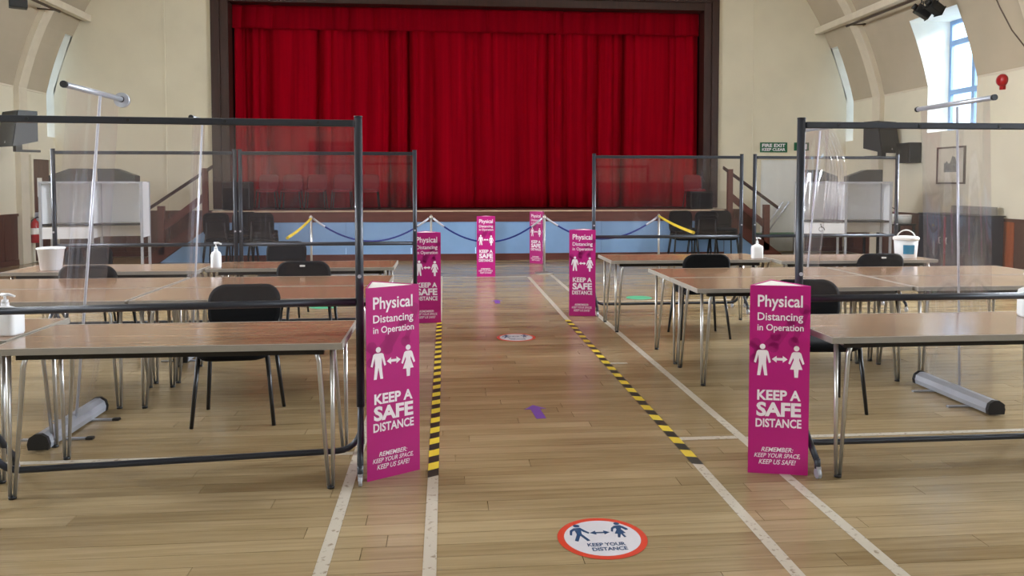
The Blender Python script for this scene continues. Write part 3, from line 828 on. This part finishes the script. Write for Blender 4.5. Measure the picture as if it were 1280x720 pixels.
def sign_pattern(parent_panel, place):
    """faint darker knobbed-rod print behind the lettering"""
    mb = MB()
    for (ax, ay, bx, by, w) in ((-.13, .60, -.02, .72, .016), (-.03, .66, .06, .80, .018), (.07, .69, .135, .86, .014), (-.145, .68, -.10, .64, .012)):
        dx, dy = bx-ax, by-ay; L = sqrt(dx*dx+dy*dy); nx, ny = -dy/L*w, dx/L*w
        add_poly(mb, [(ax-nx, ay-ny), (bx-nx, by-ny), (bx+nx, by+ny), (ax+nx, ay+ny)], place)
        for (cx, cy) in ((ax, ay), (bx, by)):
            cx = max(-.148+.028, min(.148-.028, cx))
            add_poly(mb, [(cx + .027*cos(2*pi*k/16), cy + .027*sin(2*pi*k/16)) for k in range(16)], place)
    mb.build('faint_pattern', 'pinkdark', parent_panel)
def make_sign(label, p0, p1, group):
    """p0, p1: floor positions of the front face's left and right corner"""
    rz = math.atan2(p1[1]-p0[1], p1[0]-p0[0])
    mid = Vector(((p0[0]+p1[0])/2, (p0[1]+p1[1])/2, 0))
    nrm = Vector((sin(rz), -cos(rz), 0))
    c = mid - nrm*RIN
    t = thing('distancing_sign', label, 'sign', c, rz, group)
    for k in range(3):
        a = 2*pi*k/3
        pn = MB().prism([(-SW/2+.001, 0), (SW/2-.001, 0), (SW/2-.004, .003), (-SW/2+.004, .003)], 'z', 0.0, SH).moved(Matrix.Translation((0, -RIN, 0))).moved(Matrix.Rotation(a, 4, 'Z')).build('panel', ['pink'], t)
        rot = Matrix.Rotation(a, 3, 'Z')
        place = lambda u, v, rot=rot: rot @ Vector((u, -RIN-.0012, v))
        place2 = lambda u, v, rot=rot: rot @ Vector((u, -RIN-.0005, v))
        sign_pattern(pn, place2)
        sign_print(pn, place)
    R = SW/sqrt(3) - .012
    MB().prism([(R*cos(-pi/2 + pi/3 + 2*pi*k/3), R*sin(-pi/2 + pi/3 + 2*pi*k/3)) for k in range(3)], 'z', SH-.012, SH-.004).build('top_flap', 'card', t)
    return t
GP = 'pink distancing signs along the aisle'
s0 = make_sign('large pink distancing sign in the left foreground beside the screen post', (-.395, 3.855), (-.135, 4.005), GP)
def more_sign(label, p0, p1):
    rz = math.atan2(p1[1]-p0[1], p1[0]-p0[0])
    mid = Vector(((p0[0]+p1[0])/2, (p0[1]+p1[1])/2, 0)); nrm = Vector((sin(rz), -cos(rz), 0))
    return dup(s0, mid - nrm*RIN, rz, label, GP)
more_sign('large pink distancing sign in the right foreground before the screen foot', (1.565, 3.815), (1.857, 3.745))
more_sign('pink distancing sign beside the far left screen, partly hidden by the near one', (-.345, 8.28), (-.045, 8.30))
more_sign('pink distancing sign beside the far right screen', (1.405, 8.62), (1.70, 8.55))
more_sign('pink distancing sign in the middle of the aisle before the stage', (.51, 12.38), (.81, 12.36))
more_sign('farthest pink sign, edge turned to the room, behind a rope post', (1.60, 14.47), (1.82, 14.26))
# ------------------------------------------------------------------ rope barrier
POSTS = [(-2.20, 12.9), (-0.23, 12.9), (1.66, 12.75), (3.66, 12.9)]
def make_post(label, x, y):
    t = thing('rope_post', label, 'stanchion', (x, y, 0), 0, 'steel rope posts before the stage')
    MB().lathe([(.16, 0), (.16, .012), (.14, .022), (.03, .036)], 24).build('base', 'chrome', t)
    MB().cyl((0, 0), .019, .03, .93, 14).build('pole', 'chrome', t)
    MB().lathe([(.019, .92), (.032, .925), (.032, .955), (.022, .965), (.012, .985)], 16).build('finial', 'chrome', t)
    return t
p0 = make_post('steel rope post at the left end, holding the yellow strap', *POSTS[0])
for (x, y), lb in zip(POSTS[1:], ('second steel rope post from the left, behind the far left pink sign', 'steel rope post with round foot in front of the farthest pink sign', 'steel rope post at the right end, behind the far right screen')):
    dup(p0, (x, y, 0), 0, lb)
def rope(label, a, b, za, zb, sag, m, r=.014, name='barrier_rope', cat='rope', group=None, hooks=True):
    o = thing(name, label, cat, (0, 0, 0), 0, group)
    a, b = Vector((*a, za)), Vector((*b, zb)); d = (b-a); d2 = Vector((d.x, d.y, 0)).normalized()
    a = a + d2*.035; b = b - d2*.035
    pts = [a.lerp(b, i/20) - Vector((0, 0, sag*4*(i/20)*(1-i/20))) for i in range(21)]
    k = 2 if hooks else 0
    MB().tube(pts[k:len(pts)-k], r, 10).build('cord', m, o)
    if hooks:
        MB().tube(pts[:k+1], r*1.25, 10).build('end_clip', 'pole', o); MB().tube(pts[-k-1:], r*1.25, 10).build('end_clip', 'pole', o)
    return o
GRP = 'blue barrier ropes'
rope('blue barrier rope on the left, seen through the far left screen', POSTS[0], POSTS[1], .93, .93, .38, 'rope', group=GRP)
rope('blue barrier rope across the aisle behind the middle pink sign', POSTS[1], POSTS[2], .93, .93, .40, 'rope', group=GRP)
rope('blue barrier rope on the right, seen through the far right screen', POSTS[2], POSTS[3], .93, .93, .36, 'rope', group=GRP)
rope('yellow strap from the left rope post to a chair back', POSTS[0], (-1.86, 9.26), .93, .86, .02, 'yrope', .018, 'barrier_strap', 'strap', hooks=False)
rope('yellow strap from the right rope post to the far right screen', POSTS[3], (2.93, 8.83), .95, .925, .02, 'yrope', .018, 'barrier_strap', 'strap', hooks=False)

# ------------------------------------------------------------------ hazard tape, floor stickers, arrows
def hazard(label, x, y0, y1, w, period, slant):
    mb = MB(); y = y0; k = 0
    while y < y1 - 1e-6:
        b = min(y + period/2, y1)
        mb.face([(x-w, y, .0018), (x+w, y+slant, .0018), (x+w, b+slant, .0018), (x-w, b, .0018)], k % 2); y = b; k += 1
    o = mb.build('hazard_tape', ['tapeblack', 'yellow'])
    return tag(o, label, 'tape', 'yellow and black hazard tapes')
hazard('yellow and black hazard tape along the left side of the aisle', -.065, 3.88, 8.36, .028, .20, .035)
hazard('yellow and black hazard tape along the right side of the aisle', 1.345, 3.96, 8.34, .030, .22, -.02)
def sticker(label, x, y, group, rz=0.0):
    t = thing('floor_sticker', label, 'sticker', (x, y, .0012), rz, group)
    MB().disc((0, 0), .190, .190, .0004).build('red_ring', 'ring', t)
    MB().disc((0, 0), .162, .162, .0010).build('white_disc', 'vinyl', t)
    pl = lambda u, v: (u, v, .0016)
    mb = MB(); add_person(mb, WALK_M, -.092, -.030, .160, pl, 1, .09, .68); mb.build('man_pictogram', 'navy', t)
    mb = MB(); add_person(mb, WALK_W, .088, -.008, .145, pl, -1, .09, .68); mb.build('woman_pictogram', 'navy', t)
    mb = MB(); add_double_arrow(mb, -.045, .042, .045, .006, .026, pl); mb.build('arrow_pictogram', 'navy', t)
    mb = MB(); add_text(mb, 'KEEP YOUR', -.075, .085, -.078, -.048, pl, .03); add_text(mb, 'DISTANCE', -.062, .085, -.118, -.088, pl, .03)
    mb.build('lettering', 'navy', t)
    return t
k0 = sticker('round red-edged floor sticker at the front of the aisle', .66, 3.15, 'round floor stickers')
dup(k0, (.69, 7.42, .0012), 0, 'round red-edged floor sticker farther up the aisle', 'round floor stickers')
def arrow(label, x, y, rz):
    o = MB().prism([(-.032, -.15), (.032, -.15), (.032, .06), (.074, .06), (0, .15), (-.074, .06), (-.032, .06)], 'z', 0, .0012).build('floor_arrow', 'purple', None, (x, y, .0002), (0, 0, rz))
    tag(o, label, 'arrow', 'purple floor arrows')
arrow('purple arrow on the aisle floor pointing to the stage', .60, 4.97, radians(4))
arrow('small far purple arrow on the aisle floor', .66, 9.72, 0)
o = MB().disc((0, 0), .17, .17, 0).build('floor_sticker', 'green_vinyl', None, (2.55, 9.9, .0008)); tag(o, 'green round floor sticker seen beneath the right tables', 'sticker')
o = MB().disc((0, 0), .17, .17, 0).build('floor_sticker', 'green_vinyl', None, (-1.48, 9.5, .0008)); tag(o, 'green round floor sticker seen beneath the left tables', 'sticker')

# ------------------------------------------------------------------ bottles, tubs, bucket
def pump_bottle(label, x, y, z, s=1.0, rz=0, square=False, lab=None, group='hand sanitiser pump bottles'):
    t = thing('pump_bottle', label, 'bottle', (x, y, z), rz, group)
    if square:
        mb = MB(); rings = []
        for k, zz in ((.94, 0), (1, .012), (1, .13), (.93, .155), (.45, .175), (.22, .185), (.22, .205)):
            rings.append([mb.bm.verts.new((a*k*s, b*k*s, zz*s)) for a, b in rounded(.135, .095, .022, 4)])
        for A, B in zip(rings, rings[1:]):
            for i in range(len(A)): mb.bm.faces.new((A[i], A[(i+1) % len(A)], B[(i+1) % len(A)], B[i])).smooth = True
        mb.bm.faces.new(rings[0][::-1]); mb.bm.faces.new(rings[-1]); mb.build('body', 'white', t); top = .205*s
        MB().box(-.045*s, .045*s, -.0490*s, -.0476*s, .03*s, .12*s).build('label', lab or 'card', t)
        if lab:
            MB().box(-.03*s, .03*s, -.0500*s, -.0490*s, .035*s, .06*s).build('label_band', 'card', t)
    else:
        MB().lathe([(.040*s, 0), (.044*s, .01*s), (.044*s, .115*s), (.036*s, .135*s), (.017*s, .148*s), (.016*s, .165*s)], 20).build('body', 'white', t); top = .165*s
    mb = MB().cyl((0, 0), .014*s, top-.004, top+.018*s, 12).cyl((0, 0), .006*s, top+.018*s, top+.045*s, 10)
    mb.tube([(.014*s, 0, top+.050*s), (-.02*s, -.0, top+.052*s), (-.048*s, -.0, top+.040*s)], [.011*s, .009*s, .006*s], 10)
    mb.build('pump', 'white', t)
    return t
pump_bottle('small white pump bottle on the far left table', -2.10, 7.26, .7305, 1.05, pi)
pump_bottle('white square pump bottle on the far right table', 3.22, 7.68, .7305, .82, pi, True)
pump_bottle('white pump bottle with teal label at the right edge, near table', 3.40, 4.16, .7305, 1.0, radians(-15), True, 'label_teal')
pump_bottle('white square canister with pump at the left edge, near table', -2.245, 4.12, .7305, 1.05, radians(170), True).scale = (1.08, 1.08, .76)
t = thing('white_bucket', 'plain white plastic bucket on the far left table', 'bucket', (-3.52, 7.20, .7305))
MB().lathe([(.078, 0), (.085, .004), (.108, .185), (.115, .187), (.118, .20), (.110, .203), (.100, .19), (.078, .012), (.01, .010)], 28).build('body', 'white', t)
t = thing('wipes_tub', 'white lidded wipes tub with blue label on the far right table', 'tub', (4.80, 7.62, .7305))
t.scale = (1.12, 1.12, 1.12)
MB().lathe([(.088, 0), (.092, .005), (.104, .17), (.100, .172)], 28).build('body', 'white', t)
MB().lathe([(.112, .166), (.114, .188), (.104, .198), (.06, .203), (.02, .204)], 28).build('lid', 'card', t)
mb = MB()
for (a0, a1, z0, z1) in ((-2.35, -1.35, .04, .125),):
    n = 10
    for i in range(n):
        a, b = a0+(a1-a0)*i/n, a0+(a1-a0)*(i+1)/n
        r0_, r1_ = .0935+.012*z0/.17+.0015, .0935+.012*z1/.17+.0015
        mb.face([(r0_*cos(a), r0_*sin(a), z0), (r0_*cos(b), r0_*sin(b), z0), (r1_*cos(b), r1_*sin(b), z1), (r1_*cos(a), r1_*sin(a), z1)])
mb.build('label', 'label_blue', t)
MB().tube(arc((0, 0, .16), .098, radians(15), radians(165), 'xz', 10), .006, 8).build('handle', 'card', t)

# ------------------------------------------------------------------ polling booths
def booth(label, x, y, rz, wheelchair, name='polling_booth'):
    t = thing(name, label, 'booth', (x, y, 0), rz, 'white polling booths')
    w, d, z0, z1 = 1.42, .50, .66, 1.54
    for i in range(3):
        xx = -w/2 + w*i/2
        for yy in (-d/2, d/2):
            MB().box(xx-.018, xx+.018, yy-.018, yy+.018, 0, z1).build('upright', 'alu', t)
        MB().box(xx-.008, xx+.008, -d/2+.018, d/2-.018, z0, z1-.01).build('divider_panel', 'booth', t)
    for i in range(2):
        a, b = -w/2 + w*i/2 + .018, -w/2 + w*(i+1)/2 - .018
        MB().box(a, b, d/2-.010, d/2+.006, z0, z1-.01).build('back_panel', 'booth', t)
        sh = MB().box(a, b, -d/2+.02, d/2-.012, .86, .885).build('shelf', 'shelf', t)
        MB().box(a, b, -d/2+.008, -d/2+.02, .855, .89).build('shelf_edge', 'blackplastic', sh)
        MB().box(a, b, -d/2-.012, -d/2+.004, z1-.03, z1).build('head_rail', 'alu', t)
        fp = None
        if i == 0:
            fp = MB().box(a, b, -d/2-.004, -d/2+.006, z0, .84).build('front_panel', 'booth', t)
            if wheelchair:
                mb = MB(); cx, cz, yy = a+.30, z0+.085, -d/2-.0055
                pl = lambda u, v: (cx+u, yy, cz+v)
                R1, R2 = .042, .033
                for k in range(9):
                    p, q = radians(100+k*25), radians(100+(k+1)*25)
                    add_poly(mb, [(R2*cos(p), R2*sin(p)-.01), (R1*cos(p), R1*sin(p)-.01), (R1*cos(q), R1*sin(q)-.01), (R2*cos(q), R2*sin(q)-.01)], pl)
                add_poly(mb, [(-.012, .055), (.0, .055), (.004, .012), (.034, .012), (.05, -.03), (.062, -.026), (.044, .022), (-.008, .022)], pl)
                add_poly(mb, [(-.008+.012*cos(2*pi*k/12), .07+.012*sin(2*pi*k/12)) for k in range(12)], pl)
                mb.build('wheelchair_symbol', 'blackplastic', fp)
    MB().box(-w/2+.02, w/2-.02, -d/2+.02, d/2-.02, z1-.012, z1).build('top_panel', 'booth', t)
    return t
booth('white polling booth by the left stage steps', -5.46, 12.6, radians(8), False)
booth('white polling booth with wheelchair symbol by the white door', 6.80, 12.65, radians(-14), True)
def wedge(label, x, y, z, rz, flip=1):
    t = thing('wedge_box', label, 'box', (x, y, z), rz, 'dark wedge boxes on the polling booths')
    MB().prism([(-.27*flip, 0), (.27*flip, 0), (.27*flip, .20), (.02*flip, .20), (-.27*flip, .09)], 'y', -.16, .16).build('body', 'blackplastic', t)
    MB().box(-.10, .10, -.165, -.16, .03, .07).build('grip', 'bracket', t)
wedge('dark wedge box on top of the left booth, nearer the left wall', -5.82, 12.6, 1.54, radians(8))
wedge('dark wedge box on top of the left booth, nearer the stage', -5.14, 12.68, 1.54, radians(8), -1)
wedge('dark wedge box on top of the right booth, left one', 6.42, 12.74, 1.54, radians(-14), -1)
wedge('dark wedge box on top of the right booth, right one', 7.12, 12.57, 1.54, radians(-14))

# ------------------------------------------------------------------ wall furniture
def speaker(label, x, y, z, rz, wall_x, w=.55, h=.62, d=.40):
    t = thing('wall_speaker', label, 'speaker', (x, y, z), rz, 'black speakers on the side walls')
    MB().prism([(-d/2, 0), (d/2, .10), (d/2, h), (-d/2+.10, h)], 'x', -w/2, w/2).build('cabinet', 'blackplastic', t)
    gr = MB().prism([(-d/2-.012, .02), (-d/2-.002, .02), (-d/2+.096, h-.02), (-d/2+.086, h-.02)], 'x', -w/2+.02, w/2-.02).build('grille', 'bracket', t)
    MB().face([(.0, -d/2-.010, .065), (.05, -d/2-.010, .065), (.025, -d/2-.003, .11)]).build('badge', 'chrome', gr)
    MB().box(-.06, .06, -.05, .05, -.08, .06).box(-.03, .03, -.03, .36, -.08, -.04).build('bracket', 'bracket', t)
    return t
speaker('black wall speaker on the left wall pier', -7.40, 14.10, 2.14, radians(-40), XL, .62)
speaker('large black wall speaker on the right wall pier', 8.56, 14.45, 2.10, radians(24), XR, .58)
t = thing('monitor_box', 'small black box beside the right wall speaker', 'box', (8.90, 13.95, 1.90))
MB().box(-.22, .02, -.22, .22, 0, .38, bev=.01).build('cabinet', 'blackplastic', t)
MB().box(-.228, -.22, -.19, .19, .03, .35).build('grille', 'bracket', t)
t = thing('framed_picture', 'framed grey drawing on the right wall under the window', 'picture', (XR, 12.88, 1.83), -pi/2)
fw, fh = .38, .33
mb = MB().box(-fw, -fw+.03, -.03, -.002, -fh, fh).box(fw-.03, fw, -.03, -.002, -fh, fh).box(-fw+.03, fw-.03, -.03, -.002, -fh, -fh+.03).box(-fw+.03, fw-.03, -.03, -.002, fh-.03, fh)
mb.build('frame', 'brownpipe', t)
MB().box(-fw+.03, fw-.03, -.014, -.004, -fh+.03, fh-.03).build('mount', 'paper', t)
mb = MB(); rnd = random.Random(4)
pts = [(-.19, -.12)] + [(-.19 + .38*i/10, .02 + .16*rnd.random()) for i in range(11)] + [(.19, -.12)]
mb.face([(x, -.0150, z) for x, z in pts]); mb.build('drawing', 'ink', t)
t = thing('fire_bell', 'red round fire bell on the right wall', 'bell', (XR, 11.65, 3.16), -pi/2)
mb = MB().lathe([(.09, 0), (.10, .02), (.10, .05), (.075, .085), (.03, .10)], 24); mb.moved(Matrix.Rotation(pi/2, 4, 'X')); mb.build('gong', 'fire_red', t)
MB().box(-.04, .04, -.045, -.001, -.15, -.09).build('back_box', 'fire_red', t)
def sign_board(name, label, x, z, w, h, lines):
    t = thing(name, label, 'sign', (x, YB, z))
    MB().box(-w/2, w/2, -.014, -.002, -h/2, h/2).build('board', 'green', t)
    mb = MB(); pl = lambda u, v: (u, -.0155, v)
    for s, u0, u1, v0, v1 in lines: add_text(mb, s, u0*w/2, u1*w/2, v0*h/2, v1*h/2, pl, .03)
    mb.build('lettering', 'print', t)
    return t
sign_board('exit_sign', 'green FIRE EXIT KEEP CLEAR sign over the white door', 7.26, 2.31, .62, .22, (('FIRE EXIT', -.86, .86, .06, .72), ('KEEP CLEAR', -.86, .86, -.72, -.14)))
t = thing('exit_sign', 'small green running-man exit sign right of the door sign', 'sign', (7.90, YB, 2.33))
MB().box(-.17, .17, -.014, -.002, -.09, .09).build('board', 'green', t)
mb = MB(); add_person(mb, WALK_M, -.05, -.07, .14, lambda u, v: (u, -.0155, v), 1, .10); add_poly(mb, [(.05, -.06), (.12, -.06), (.12, .06), (.05, .06)], lambda u, v: (u, -.0155, v)); mb.build('pictogram', 'print', t)
t = thing('fire_extinguisher', 'red fire extinguisher by the brown door on the left', 'extinguisher', (XL+.14, 15.37, .38))
MB().lathe([(.07, 0), (.075, .01), (.075, .36), (.06, .40), (.025, .43), (.022, .46)], 20).build('cylinder', 'fire_red', t)
MB().tube([(0, 0, .46), (.05, 0, .49), (.10, 0, .47)], .012, 8).tube([(.0, 0, .47), (-.06, 0, .42), (-.085, 0, .2)], .010, 8).build('valve', 'blackplastic', t)
MB().lathe([(.0758, .16), (.0765, .17), (.0765, .27), (.0758, .28)], 20).build('label', 'card', t)
MB().box(-.13, -.076, -.04, .04, .05, .12).build('wall_bracket', 'bracket', t)
for i, (xa, xb, ya) in enumerate(((6.90, 7.46, 16.2), (7.02, 7.60, 16.2))):
    o = MB().tube([(xa, ya, .44), (xb, 16.42, 1.10)], .018, 8).build('leaning_pole', 'alu')
    o.data.transform(Matrix.Identity(4)); tag(o, ('left' if i == 0 else 'right') + ' one of two thin grey poles leaning on the white door', 'pole', 'grey poles leaning on the door')
t = thing('green_table', 'low table with green top under the leaning poles', 'table', (7.2, 16.05, 0))
MB().box(-.48, .48, -.22, .20, .40, .44).build('table_top', 'green', t)
for sx in (-1, 1):
    for sy in (-1, 1): MB().box(sx*.44-.02, sx*.44+.02, sy*.17-.02, sy*.17+.02, 0, .40).build('leg', 'bracket', t)
# dark cabinet against the right wall
t = thing('wall_cabinet', 'dark navy double cabinet against the right wall', 'cabinet', (8.62, 12.2, 0))
MB().box(-.24, .24, -.72, .72, .04, .97).build('body', 'navybox', t)
MB().box(-.25, .26, -.74, .74, .97, .995).build('top', 'blackplastic', t)
MB().box(-.22, .22, -.70, .70, 0, .04).build('plinth', 'blackplastic', t)
for s in (-1, 1):
    dr = MB().box(-.262, -.24, min(s*.04, s*.70), max(s*.04, s*.70), .06, .95, bev=.004).build('door', 'navybox', t)
    MB().tube([(-.265, s*.09, .5), (-.29, s*.09, .5), (-.29, s*.09, .6), (-.265, s*.09, .6)], .006, 8).build('handle', 'chrome', dr)
MB().box(-.245, -.238, -.04, .04, .06, .95).build('centre_strip', 'redfabric', t)
o = MB().box(8.78, 8.81, 11.55, 12.65, .995, 1.13).build('grey_board', 'greypanel'); tag(o, 'grey board standing on the dark cabinet', 'board')
# side table with white pots
t = thing('side_table', 'dark small table behind the right polling booth', 'table', (7.98, 13.2, 0))
MB().box(-.36, .36, -.25, .25, .76, .79).build('table_top', 'bracket', t)
for sx in (-1, 1):
    for sy in (-1, 1): MB().box(sx*.33-.018, sx*.33+.018, sy*.22-.018, sy*.22+.018, 0, .76).build('leg', 'bracket', t)
t = thing('white_pot', 'white pot with arched handle beside the right booth', 'pot', (7.92, 13.08, .79))
MB().lathe([(.11, 0), (.13, .02), (.135, .17), (.128, .175), (.12, .03), (.01, .025)], 24).build('body', 'white', t)
MB().tube(arc((0, 0, .17), .13, 0, pi, 'xz', 12), .008, 8).build('handle', 'bracket', t)
t = thing('white_pot', 'white pot without handle, right of the other pot', 'pot', (8.20, 13.08, .79))
MB().lathe([(.10, 0), (.115, .02), (.12, .15), (.112, .155), (.105, .03), (.01, .025)], 24).build('body', 'white', t)
MB().lathe([(.121, .135), (.124, .14), (.124, .152), (.121, .157)], 24).build('rim', 'card', t)
# lighting bars, spotlights, cable under the vault
for side, nm in ((-1, 'left'), (1, 'right')):
    x = XC + side*(HALF-.86) + (.02 if side > 0 else 0)
    t = thing('lighting_bar', 'brown pipe rail running under the %s side of the vault' % nm, 'rail', (x, 0, 4.68))
    MB().tube([(0, 4.0, 0), (0, 15.0, 0)], .024, 10).build('pipe', 'brownpipe', t)
    for y in (14.9, 10.75, 6.35):
        dx = side*(inward(4.68) and (HALF-.86 - (HALF - inward(4.68) - .02)))
        MB().tube([(0, y, 0), (side*.34, y, .03)], .014, 8).build('bracket', 'brownpipe', t)
def spot(label, x, y, tilt, rz):
    t = thing('spotlight', label, 'spotlight', (x, y, 4.68), rz, 'black spotlights on the right lighting bar')
    MB().tube([(0, 0, -.024), (0, 0, -.10)], .012, 8).tube([(-.09, 0, -.22), (-.09, 0, -.10), (.09, 0, -.10), (.09, 0, -.22)], .009, 8).build('yoke', 'bracket', t)
    c = Matrix.Translation((0, 0, -.24)) @ Matrix.Rotation(tilt, 4, 'X')
    b = MB().box(-.078, .078, -.14, .10, -.075, .075, bev=.012).moved(c).build('housing', 'blackplastic', t)
    MB().box(-.085, .085, -.155, -.14, -.085, .085).moved(c).build('colour_frame', 'bracket', b)
    MB().tube([(0, .10, 0), (0, .16, 0)], .05, 12).moved(c).build('rear_cap', 'blackplastic', b)
XS = XC + HALF - .84
spot('black spotlight on the right bar, farther of the pair', XS, 12.55, radians(35), radians(75))
spot('black spotlight on the right bar, nearer of the pair', XS, 12.22, radians(30), radians(100))
spot('black spotlight at the upper right edge of the picture', XS, 10.95, radians(20), radians(40))
spot('black spotlight on the right bar nearest the camera', XS, 9.5, radians(30), radians(90))
cb = [(XS, 10.86, 4.40), (XS+.05, 10.75, 4.1), (XS+.18, 10.66, 3.75), (XS+.36, 10.6, 3.48), (XS+.62, 10.5, 3.34), (XR-.06, 10.4, 3.28)]
o = MB().tube(cb, .010, 8).build('spotlight_cable', 'brownpipe'); tag(o, 'dark cable drooping from the spotlight at the upper right', 'cable')
t = thing('spotlight', 'black spotlight at the upper left corner of the picture', 'spotlight', (-6.95, 13.4, 4.68), radians(-60))
MB().tube([(0, 0, -.024), (0, 0, -.12)], .012, 8).build('yoke', 'bracket', t)
MB().box(-.09, .09, -.14, .12, -.30, -.12, bev=.012).build('housing', 'blackplastic', t)
# unseen lamps added to brighten the hall, hung high under the vault
def pendant(label, x, y, z, power):
    t = thing('fill_lamp', label, 'lamp', (x, y, z), 0, 'added fill lamps under the vault')
    MB().tube([(0, 0, .30), (0, 0, z_at(x) - z - .02)], .008, 8).build('cord', 'bracket', t)
    MB().lathe([(.03, .30), (.06, .28), (.30, .06), (.36, .03), (.36, .02), (.29, .05), (.05, .26), (.01, .27)], 28).build('lamp_shade', 'white', t)
    l = bpy.data.lights.new('fill_light', 'AREA'); l.shape = 'DISK'; l.size = .62; l.energy = power; l.color = (1.0, 0.97, 0.93)
    o = bpy.data.objects.new('fill_light', l); COL.objects.link(o); o.parent = t; o.location = (0, 0, .02)
for i, (x, y) in enumerate([(x, y) for y in (6.5, 11.2) for x in (-3.6, 4.6)]):
    pendant('added unseen fill lamp %s of the aisle, %s from the stage' % ('left' if x < 0 else 'right', ('second', 'first')[i // 2]), x, y, 6.6, 60)
